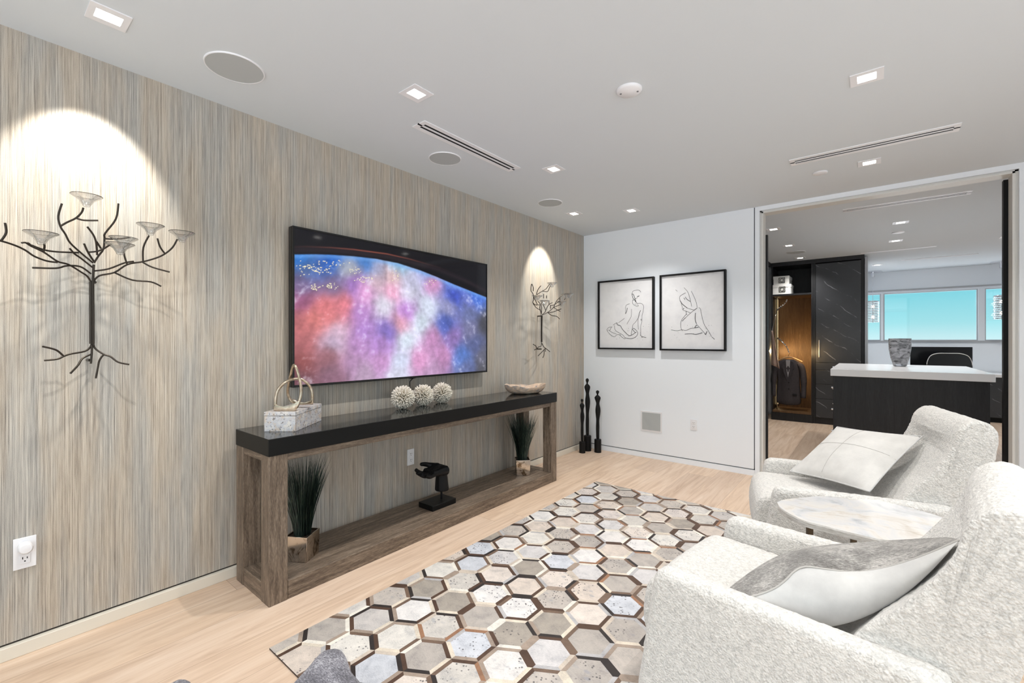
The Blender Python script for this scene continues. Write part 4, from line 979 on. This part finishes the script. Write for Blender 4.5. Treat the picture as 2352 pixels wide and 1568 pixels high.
# ---- marble side table
def side_table():
    z = .53; th = .026
    px = [(1785,1153),(1800,1147),(1835,1143),(1880,1139),(1925,1141),(1965,1146),(2010,1147),(2060,1158),(2110,1171),(2165,1188),(2195,1204),(2190,1216),(2150,1228),(2090,1238),(2040,1240),(1990,1231),(1940,1219),(1890,1206),(1850,1196),(1815,1180),(1792,1165)]
    P = [at(u, v, z=z) for u, v in px]; c = sum(P, Vector())/len(P)
    P = smooth_path(P+[P[0]], 3)[:-1]
    t = thing('side_table', (c.x, c.y, 0), 'freeform cream marble side table between the two ivory armchairs', 'side table'); b = t.location
    for i, p in enumerate(P):
        k = 1+.012*noise.noise(Vector((i*.9, 0, 1))); q = c+(p-c)*k; P[i] = Vector((q.x, q.y, z))
    n_ = len(P); lo = [Vector((c.x+(p.x-c.x)*(.985+.01*noise.noise(p*30)), c.y+(p.y-c.y)*(.985+.01*noise.noise(p*30)), z-th)) for p in P]
    md = [Vector(((p.x-c.x)*1.006+c.x, (p.y-c.y)*1.006+c.y, z-.006)) for p in P]
    m = MB(); m.add(P+md+lo, [tuple(range(n_)), tuple(range(3*n_-1, 2*n_-1, -1))]+[(i, (i+1) % n_, (i+1) % n_+n_, i+n_) for i in range(n_)]+[(i+n_, (i+1) % n_+n_, (i+1) % n_+2*n_, i+2*n_) for i in range(n_)], mi=0)
    o = build('tabletop', m, [M['agate'], M['agate_edge']], t, b)
    for p in o.data.polygons: p.material_index = 0 if abs(p.normal.z) > .9 else 1
    for q, k in ((at(1852, 1192, z=z), .012), (at(2034, 1236, z=z), .012), (at(2120, 1184, z=z), .0), (at(1960, 1150, z=z), .0)):
        lx, ly = q.x+(c.x-q.x)*.06, q.y+(c.y-q.y)*.10
        Mx = Matrix.Translation((lx, ly, 0)) @ Matrix.Rotation(PSI, 4, 'Z')
        build('leg', MB().box((-.012, -.006, .0075), (.012, .006, z-th), Mx), M['bronze'], t, b, bevel=.0015)
side_table()

# ---- flat pale cushion on the far chair
def cushion(A, B, C, Dd, puff, name, label, mat, seam=None):
    A, B, C, Dd = map(Vector, (A, B, C, Dd)); cen = (A+B+C+Dd)/4
    nrm = (B-A).cross(Dd-A).normalized()
    if nrm.z < 0: nrm = -nrm
    N = 28; m = MB(); vs = []
    def P(u, v, s):
        p = A*(1-u)*(1-v)+B*u*(1-v)+C*u*v+Dd*(1-u)*v
        e = (math.sin(math.pi*u)*math.sin(math.pi*v))
        pin = 1-.05*(math.sin(math.pi*u)+math.sin(math.pi*v))+.05
        q = cen+(p-cen)*(1.02-.05*(max(math.sin(math.pi*u)*(abs(v-.5)*2)**2, math.sin(math.pi*v)*(abs(u-.5)*2)**2)))
        w = .004*noise.noise(Vector((u*4, v*4, s*3)))
        return q+nrm*s*(puff*e**.55+w*e)
    top = MB().grid(lambda u, v: P(u, v, 1), N, N); bot = MB().grid(lambda u, v: P(u, v, -1), N, N)
    t = thing(name, tuple(cen), label, 'cushion')
    build('hide_face', top, M[mat], t, cen, smooth=80); build('back_face', bot, M['suede'], t, cen, smooth=80)
    edge = [P(k/20, 0, 0) for k in range(21)]+[P(1, k/20, 0) for k in range(1, 21)]+[P(1-k/20, 1, 0) for k in range(1, 21)]+[P(0, 1-k/20, 0) for k in range(1, 21)]
    build('piping', MB().tube(edge, .004, 6), M['suede'], t, cen, smooth=80)
    if seam:
        for a, b in seam:
            pts = [P(a[0]+(b[0]-a[0])*k/16, a[1]+(b[1]-a[1])*k/16, 1)+nrm*.0003 for k in range(17)]
            build('seam', MB().tube(pts, .0013, 5), M['seamc'], t, cen, smooth=80)
cushion((2.487, 3.463, .715), (2.853, 3.187, .752), (2.643, 2.874, .505), (2.277, 3.151, .475), .062, 'square_cushion', 'pale square hide cushion with cross seams leaning on the armchair near the opening', 'palehide', [((.42, 0), (.42, 1)), ((0, .45), (1, .45))])

# ---- grey hide cushion on the near chair
def near_cushion():
    S = [(1690,1378),(1740,1366),(1780,1350),(1806,1330),(1824,1312),(1850,1301),(1900,1307),(1960,1314),(2020,1306),(2080,1290),(2140,1268),(2180,1250),(2203,1240)]
    T = [(1662,1358),(1695,1330),(1740,1297),(1790,1269),(1850,1255),(1920,1247),(1990,1242),(2060,1237),(2110,1235),(2150,1233),(2175,1233),(2190,1235),(2203,1239)]
    B_ = [(1690,1378),(1730,1402),(1780,1428),(1830,1442),(1880,1448),(1930,1444),(1980,1428),(2040,1398),(2095,1358),(2145,1310),(2180,1268),(2195,1250),(2203,1240)]
    n_ = len(S); rows_h, rows_s = [], []
    def lerp(a, b, t): return a+(b-a)*t
    for k in range(n_):
        t = k/(n_-1); bow = math.sin(math.pi*t)
        s = at(*S[k], y=lerp(1.47, 1.66, t)+.02*bow); tt = at(*T[k], y=lerp(1.54, 1.67, t)+.22*bow); b = at(*B_[k], y=lerp(1.47, 1.66, t)+.0*bow)
        back = (tt+b)/2+Vector((.0, .10*bow, -.02*bow))
        hr = []
        for j in range(9):
            q = j/8; p = s.lerp(tt, q)+Vector((0, 0, .014*bow*math.sin(math.pi*q))); hr.append(p)
        hr += [tt.lerp(back, q/4)+Vector((0, .03*bow*math.sin(math.pi*q/4), 0)) for q in range(1, 5)]
        rows_h.append(hr)
        sr = []
        for j in range(9):
            q = j/8; p = s.lerp(b, q)+Vector((0, -.035*bow*math.sin(math.pi*q)**.8, .0)); sr.append(p)
        sr += [b.lerp(back, q/4)+Vector((0, .02*bow*math.sin(math.pi*q/4), -.0)) for q in range(1, 5)]
        rows_s.append(sr)
    cen = sum((r[4] for r in rows_h), Vector())/n_
    t_ = thing('hide_cushion', tuple(cen), 'grey hair-on-hide cushion with pale suede underside on the armchair nearest the camera', 'cushion')
    for nm, rows, mt in (('hide_face', rows_h, 'greyhide'), ('back_face', rows_s, 'suede')):
        k = len(rows[0]); m = MB(); m.add([p for r in rows for p in r], [(i*k+j, i*k+j+1, (i+1)*k+j+1, (i+1)*k+j) for i in range(n_-1) for j in range(k-1)])
        build(nm, m, M[mt], t_, cen, smooth=180, sub=2)
    build('piping', MB().tube(smooth_path([r[0] for r in rows_h], 4), .003, 7), M['seamc'], t_, cen, smooth=80)
near_cushion()

# ---- two charcoal fur poufs, each a rounded teardrop whose narrow end reaches into the frame
def pouf(px, zt, z0, label):
    P = [at(u, v, z=zt) for u, v in px]; P = smooth_path(P+[P[0]], 5)[:-1]
    c = sum(P, Vector())/len(P); c.z = z0; n_ = len(P); m = MB(); vs = []
    prof = [(0, .86), (.06, .95), (.25, .99), (.55, 1.0), (.80, .995), (.93, .975), (.985, .93), (1.01, .85), (1.03, .65), (1.04, .4), (1.045, .15), (1.046, .02)]
    for hz, k in prof:
        for i, p in enumerate(P):
            w = 1+.012*noise.noise(Vector((i*.45, hz*9, zt*7)))
            vs.append(Vector((c.x+(p.x-c.x)*k*w, c.y+(p.y-c.y)*k*w, z0+hz*(zt-z0)*.955)))
    m.add(vs, [(j*n_+i, j*n_+(i+1) % n_, (j+1)*n_+(i+1) % n_, (j+1)*n_+i) for j in range(len(prof)-1) for i in range(n_)]+[tuple(range(n_))[::-1], tuple(range((len(prof)-1)*n_, len(prof)*n_))])
    o = build('fur_pouf', m, M['furdark'], None, tuple(c), smooth=80)
    return tag(o, label, 'pouf')
pouf([(632,1602),(664,1564),(704,1520),(737,1485),(757,1476),(777,1476),(792,1486),(800,1505),(812,1532),(840,1566),(868,1612),(890,1690),(850,1790),(750,1840),(650,1800),(600,1720),(605,1650)], .20, .0075, 'charcoal fur pouf whose rounded corner covers the near corner of the hexagon rug')
pouf([(340,1596),(375,1567),(400,1551),(417,1546),(432,1548),(442,1556),(452,1576),(468,1612),(480,1690),(455,1770),(390,1800),(310,1775),(285,1690),(305,1630)], .20, 0, 'charcoal fur pouf barely showing at the bottom edge, left of the other one')

# ================================================================ CLOSET
def closet():
    # tall cabinet with a veined door over four drawers
    y0 = 8.205; X0, X1 = 1.955, 2.567
    t = thing('tall_cabinet', ((X0+X1)/2, 8.5, 0), 'tall black cabinet with a dark veined stone door and drawers in the closet', 'cabinet'); b = t.location
    m = MB(); m.box((X0+.032, y0+.01, 0), (X1-.03, 8.81, 2.43)); build('carcass', m, M['ebony'], t, b)
    f = MB(); f.box((X0, y0, 0), (X0+.032, 8.81, 2.44)).box((X1-.032, y0, 0), (X1, 8.81, 2.44)); build('frame', f, M['ebony'], t, b)
    d = build('door', MB().box((X0+.036, y0-.01, .932), (X1-.036, y0+.01, 2.42)), M['darkmarble'], t, b, bevel=.002)
    build('handle', MB().tube([(2.035, y0-.03, 1.01), (2.035, y0-.03, 1.27)], .006, 10).tube([(2.035, y0-.03, 1.03), (2.035, y0-.008, 1.03)], .004, 8).tube([(2.035, y0-.03, 1.25), (2.035, y0-.008, 1.25)], .004, 8), M['alu'], d, b, smooth=60)
    for z0, z1 in ((.820, .926), (.605, .814), (.384, .599), (.10, .378)):
        dr = build('drawer', MB().box((X0+.036, y0-.01, z0), (X1-.036, y0+.01, z1)), M['darkmarble'], t, b, bevel=.002)
        build('handle', MB().box((2.20, y0-.026, z1-.06), (2.32, y0-.012, z1-.048)), M['chrome'], dr, b)
    tag(build('cabinet_crown', MB().box((1.40, y0-.02, 2.44), (X1+.003, 8.81, 2.5)), M['ebony'], None, (2.0, 8.5, 2.44)), 'black crown board running along the ceiling above the closet cabinets', 'moulding')
    # open wardrobe
    X0, X1 = 1.40, 1.953
    t = thing('open_wardrobe', ((X0+X1)/2, 8.5, 0), 'open black wardrobe with warm-lit oak interior and hanging jacket in the closet', 'wardrobe'); b = t.location
    for xx in (X0, X1-.02): build('side_panel', MB().box((xx, y0, .0), (xx+.02, 8.81, 2.438)), M['ebony'], t, b)
    build('back_panel', MB().box((X0+.02, 8.78, .15), (X1-.02, 8.81, 2.44)), M['amberwood'], t, b)
    build('top_shelf', MB().box((X0+.02, y0, 1.972), (X1-.02, 8.78, 1.998)), M['ebony'], t, b)
    build('shelf_underside', MB().box((X0+.02, y0+.02, 1.966), (X1-.02, 8.78, 1.9715)), M['amberwood'], t, b)
    build('bottom_board', MB().box((X0+.02, y0-.01, .125), (X1-.02, 8.78, .155)), M['amberwood'], t, b)
    build('plinth', MB().box((X0, y0-.015, 0), (X1-.0, 8.4, .122)), M['ebony'], t, b)
    build('upper_back', MB().box((X0+.02, 8.74, 2.0), (X1-.02, 8.778, 2.44)), M['ebony'], t, b)
    st = build('led_strip', MB().box((X0+.024, 8.60, .20), (X0+.034, 8.62, 1.95)), M['led'], t, b)
    l = D.lights.new('led_glow', 'AREA'); l.shape = 'RECTANGLE'; l.size = .02; l.size_y = 1.7; l.energy = 10; l.color = (1, .66, .30)
    o = D.objects.new('led_glow', l); COL.objects.link(o); o.parent = t; o.location = Vector((X0+.05, 8.60, 1.08))-Vector(b); o.rotation_euler = (0, math.radians(-90), math.radians(38))
    # left run of wardrobe seen end-on, with an oak rail
    t = thing('side_wardrobe', (1.1, 7.2, 0), 'black wardrobe run along the left side of the closet, seen edge-on', 'wardrobe'); b = t.location
    build('end_panel', MB().box((.82, 5.6, 0), (1.36, 5.63, 2.44)), M['ebony'], t, b)
    build('back_panel', MB().box((.81, 5.63, 0), (.84, 8.2, 2.44)), M['ebony'], t, b)
    build('top_shelf', MB().box((.84, 5.63, 1.97), (1.36, 8.2, 2.0)), M['ebony'], t, b)
    build('plinth', MB().box((.84, 5.63, 0), (1.36, 8.2, .12)), M['ebony'], t, b)
    build('divider', MB().box((.84, 7.5, .12), (1.36, 7.53, 1.97)), M['ebony'], t, b)
    build('crown', MB().box((.82, 5.6, 2.44), (1.398, 8.2, 2.5)), M['ebony'], t, b)
    # boxes
    def emblem(mb, cx, cz, y, s):
        for sx_ in (-1, 1):
            for sz in (-1, 1):
                ox, oz = cx+sx_*s*.54, cz+sz*s*.54; r = s*.40
                pts = [(ox+dx*r, y, oz+dz*r) for dx, dz in ((-sx_, -sz*.2), (-sx_, sz), (sx_, sz), (sx_, -sz), (-sx_*.2, -sz), (-sx_*.2, sz*.15), (sx_*.3, sz*.15))]
                mb.tube(pts, s*.105, 4)
        return mb
    for i, (xa, xb, za, zb, lb) in enumerate(((1.412, 1.668, 1.9985, 2.152, 'white lidded box with black four-part emblem, the lower of two on the wardrobe shelf'), (1.425, 1.645, 2.1525, 2.285, 'white lidded box with black four-part emblem, the upper of two on the wardrobe shelf'))):
        t = thing('storage_box', ((xa+xb)/2, 8.38, za), lb, 'box', 'white boxes on the wardrobe shelf'); b = t.location
        build('body', MB().box((xa+.004, 8.212, za), (xb-.004, 8.55, zb-.03)), M['boxwhite'], t, b)
        build('lid', MB().box((xa, 8.208, zb-.045), (xb, 8.554, zb)), M['boxwhite'], t, b, bevel=.001)
        build('emblem', emblem(MB(), (xa+xb)/2+.01, (za+zb)/2, 8.206, .042), M['black'], t, b)
    # spiral hanger rails and pole
    t = thing('hanging_rail', (1.46, 8.35, .155), 'chrome hanging pole with two curved studded rails inside the wardrobe', 'rail'); b = t.location
    build('pole', MB().tube([(1.46, 8.35, .156), (1.46, 8.35, 1.965)], .011, 12), M['brass'], t, b, smooth=60)
    for pts in ([(1.45, 8.33, 1.74), (1.50, 8.28, 1.77), (1.55, 8.24, 1.81), (1.60, 8.22, 1.865), (1.612, 8.215, 1.89)],
                [(1.46, 8.33, 1.30), (1.51, 8.28, 1.27), (1.56, 8.25, 1.22), (1.61, 8.24, 1.15), (1.635, 8.24, 1.07)]):
        sp = smooth_path(pts, 6)
        r = build('arm', MB().tube(sp, .006, 8), M['chrome'], t, b, smooth=60)
        m = MB()
        for q in sp[3::3]: m.ball((q.x, q.y, q.z+.017), .0095, 8, 6)
        tag(build('studs', m, M['chrome'], r, b, smooth=80))
    # jacket
    t = thing('suit_jacket', (1.64, 8.31, .2), 'charcoal suit jacket on a light wooden hanger inside the open wardrobe', 'jacket'); b = t.location
    cx = 1.625; yy = 8.30
    secs = [(.235, .170, .060), (.30, .172, .062), (.45, .160, .060), (.60, .150, .058), (.72, .155, .060), (.84, .168, .062), (.90, .160, .055), (.94, .11, .045), (.965, .055, .036)]
    m = MB(); n_ = 28; vs = []
    for z, rx, ry in secs:
        for k in range(n_):
            a = 2*math.pi*k/n_; cc, ss = math.cos(a), math.sin(a)
            vs.append((cx+rx*math.copysign(abs(cc)**.75, cc), yy+ry*math.copysign(abs(ss)**.9, ss)+.008*math.sin(a*5), z+.008*math.cos(a*2)))
    m.add(vs, [(j*n_+k, j*n_+(k+1) % n_, (j+1)*n_+(k+1) % n_, (j+1)*n_+k) for j in range(len(secs)-1) for k in range(n_)]+[tuple(range(n_))[::-1], tuple(range((len(secs)-1)*n_, len(secs)*n_))])
    build('body', m, M['suit'], t, b, smooth=80, sub=1)
    for s in (-1, 1):
        build('sleeve', MB().tube(smooth_path([(cx+s*.11, yy, .90), (cx+s*.165, yy-.005, .86), (cx+s*.195, yy-.015, .74), (cx+s*.205, yy-.03, .56), (cx+s*.20, yy-.045, .36)], 4), [.04]*3+[.058]*3+[.056]*6+[.046]*5, 14, flat=.8), M['suit'], t, b, smooth=80, sub=1)
        lp = [(cx+s*.022, yy-.058, .955), (cx+s*.07, yy-.060, .92), (cx+s*.085, yy-.066, .83), (cx+s*.06, yy-.068, .80), (cx+s*.07, yy-.069, .775), (cx+s*.005, yy-.070, .62), (cx+s*.018, yy-.064, .80)]
        build('lapel', MB().add(lp+[(x, y+.006, z) for x, y, z in lp], [tuple(range(7)), tuple(range(13, 6, -1))]+[(i, (i+1) % 7, (i+1) % 7+7, i+7) for i in range(7)]), M['suit'], t, b)
    build('lining', MB().add([(cx-.03, yy-.061, .955), (cx+.03, yy-.061, .955), (cx+.02, yy-.066, .80), (cx, yy-.068, .68), (cx-.02, yy-.066, .80)], [(0, 1, 2, 3, 4)]), M['shirt'], t, b)
    build('pocket_flap', MB().box((cx+.06, yy-.068, .40), (cx+.12, yy-.058, .425)), M['suitdark'], t, b)
    for zb in (.60, .50): build('button', MB().tube([(cx+.012, yy-.060, zb), (cx+.012, yy-.069, zb)], .008, 10), M['black'], t, b, smooth=60)
    h = thing('coat_hanger', (cx, yy, .94), 'light wooden hanger holding the charcoal jacket', 'hanger'); hb = h.location
    build('bar', MB().tube(smooth_path([(cx-.17, yy+.02, .925), (cx-.08, yy+.02, .975), (cx, yy+.02, 1.0), (cx+.08, yy+.02, .98), (cx+.18, yy+.02, .93)], 4), .010, 8), M['hangerwood'], h, hb, smooth=60)
    build('hook', MB().tube(smooth_path([(cx, yy+.02, 1.005), (cx+.003, yy+.015, 1.04), (cx+.018, yy+.0, 1.065), (cx+.012, yy-.015, 1.085), (cx-.004, yy-.02, 1.075)], 4), .003, 6), M['chrome'], h, hb, smooth=60)
    # pink garment at the left edge
    m = MB(); N = 14
    def G(u, v):
        z = 1.42-v*.54; w = .02+.075*v
        return Vector((1.405+w*u*1.3, 8.17-.05*u+.012*math.sin(u*9+v*2), z-.06*u*v))
    m.grid(G, N, N); o = build('hanging_shirt', m, M['pink'], None, (1.42, 8.15, 1.1), smooth=80)
    sd = o.modifiers.new('thick', 'SOLIDIFY'); sd.thickness = .006
    tag(o, 'dusty pink shirt hanging at the left edge of the wardrobe', 'shirt')
    build('hanger_hook', MB().tube(smooth_path([(1.415, 8.165, 1.41), (1.42, 8.18, 1.45), (1.45, 8.26, 1.66), (1.452, 8.33, 1.735)], 4), .003, 6), M['chrome'], o, (1.42, 8.15, 1.1), smooth=60)
closet()

def island():
    zt = .96; x0, x1, y0, y1 = 2.31, 3.50, 5.80, 7.40
    t = thing('closet_island', ((x0+x1)/2, (y0+y1)/2, 0), 'black oak closet island with thick white top in the middle of the opening', 'island'); b = t.location
    P = [at(1905.5, 848, z=zt), at(2274.7, 857.8, z=zt), at(2221, 840, z=zt), at(1926, 834.6, z=zt)]
    y0 = (P[0].y+P[1].y)/2; y1 = (P[2].y+P[3].y)/2; x0 = (P[0].x+P[3].x)/2; x1 = (P[1].x+P[2].x)/2
    build('worktop', MB().box((x0, y0, zt-.072), (x1, y1, zt)), M['quartz'], t, b, bevel=.003)
    build('body', MB().box((x0+.022, y0+.03, 0), (x1-.03, y1-.03, zt-.0725)), M['ebony'], t, b, bevel=.002)
    for yy, zz in ((y0+.3, .74), (y0+.3, .5), (y0+.3, .26)):
        build('knob', MB().tube([(x0+.022, yy, zz), (x0-.008, yy, zz)], .011, 12), M['chrome'], t, b, smooth=60)
    q = at(2067, 841, z=zt); r = .105
    v = MB(); v.lathe([(.0001, .0), (.052, .0), (.062, .01), (.085, .10), (.100, .20), (.103, .29), (.102, .325), (.094, .325), (.094, .29), (.090, .20), (.074, .10), (.05, .035), (.0001, .03)], 36, Matrix.Translation((q.x, q.y, zt)), caps=False)
    tag(build('glass_vase', v, M['smoke'], None, (q.x, q.y, zt), smooth=60), 'smoky glass tumbler vase on the white island top', 'vase')
    return x0, x1, y0, y1
isl = island()

def office():
    # desk run under the windows
    t = thing('office_counter', (4.1, 10.2, 0), 'white-topped office counter with dark veined stone front under the windows', 'counter'); b = t.location
    build('worktop', MB().box((2.62, 9.95, .70), (5.55, 10.52, .745)), M['quartz'], t, b, bevel=.002)
    build('front', MB().box((2.64, 10.0, .08), (5.53, 10.5, .699)), M['darkmarble'], t, b)
    build('plinth', MB().box((2.64, 10.06, 0), (5.53, 10.5, .079)), M['black'], t, b)
    t = thing('computer_monitor', (3.50, 10.1, .745), 'wide black computer monitor on the office counter before the window', 'monitor'); b = t.location
    build('screen', MB().box((3.15, 10.02, .80), (3.88, 10.05, 1.16)), M['screenoff'], t, b, bevel=.004)
    build('stand', MB().box((3.48, 10.051, .76), (3.55, 10.08, .95)).box((3.38, 10.02, .7452), (3.65, 10.2, .76)), M['black'], t, b)
    t = thing('desk_chair', (3.52, 9.25, 0), 'black leather desk chair with pale piping in front of the monitor', 'chair'); b = t.location
    pr = [(-.24, .62), (-.235, .95), (-.20, 1.045), (-.12, 1.078), (.12, 1.078), (.20, 1.045), (.235, .95), (.24, .62)]
    m = MB(); k = len(pr)
    rp = round_poly([(3.52+x, z) for x, z in pr], .04, 3)
    m.prism(rp, 9.02, 9.07); build('backrest', m, M['leather'], t, b, bevel=.008, seg=3)
    build('piping', MB().tube([Vector((x, 9.02, z)) for x, z in rp if z > .66], .005, 6), M['plastic'], t, b, smooth=60)
    build('seat', MB().box((3.27, 9.07, .46), (3.77, 9.55, .53)), M['leather'], t, b, bevel=.03, seg=4)
    build('column', MB().tube([(3.52, 9.3, .06), (3.52, 9.3, .46)], .025, 14), M['chrome'], t, b, smooth=60)
    build('back_support', MB().box((3.49, 9.07, .5), (3.55, 9.085, .8)), M['chrome'], t, b)
    for a in range(5):
        th = a*2*math.pi/5; lg = build('leg', MB().tube([(3.52, 9.3, .085), (3.52+.27*math.cos(th), 9.3+.27*math.sin(th), .06)], .014, 8), M['chrome'], t, b, smooth=60)
        build('caster', MB().ball((3.52+.27*math.cos(th), 9.3+.27*math.sin(th), .028), .028, 10, 8), M['black'], lg, b, smooth=80)
    def pendant(x, y, z0, z1, r, label):
        t = thing('crystal_pendant', (x, y, H), label, 'pendant light', 'crystal rod pendants by the office windows'); b = t.location
        build('canopy', MB().lathe([(.13, H), (.13, H-.018), (.0001, H-.02)], 28, Matrix.Translation((x, y, 0)), caps=False), M['chrome'], t, b, smooth=40)
        build('socket', MB().tube([(x, y, H-.019), (x, y, H-.10)], .025, 12), M['chrome'], t, b, smooth=60)
        build('cord', MB().tube([(x, y, H-.10), (x, y, z1)], .003, 6), M['chrome'], t, b, smooth=60)
        m = MB(); N = 22
        for j in range(13):
            zz = z0+(z1-z0)*(j+.5)/13
            for i in range(N):
                a = 2*math.pi*(i+(j % 2)*.5)/N; a2 = a+2*math.pi/N*.82
                m.tube([(x+r*math.cos(a), y+r*math.sin(a), zz), (x+r*math.cos(a2), y+r*math.sin(a2), zz)], .008, 5)
        build('crystal_rods', m, M['chrome'], t, b)
        build('frame', MB().tube([(x, y, z0), (x, y, z1)], .006, 8).lathe([(r, z1), (r, z1+.006), (.001, z1+.006)], 24, Matrix.Translation((x, y, 0)), caps=False), M['chrome'], t, b)
        for zz in (z0+.1, z1-.09): build('bulb', MB().ball((x, y, zz), .024, 12, 8), M['bulb'], t, b, smooth=80)
    q = at(2301, 700, y=10.27); pendant(q.x, 10.27, 1.595, 1.965, .087, 'crystal rod pendant in front of the right office window')
    q = at(1994, 700, y=10.30); pendant(2.665, 10.30, 1.585, 1.965, .085, 'crystal rod pendant half hidden behind the closet cabinet')
office()
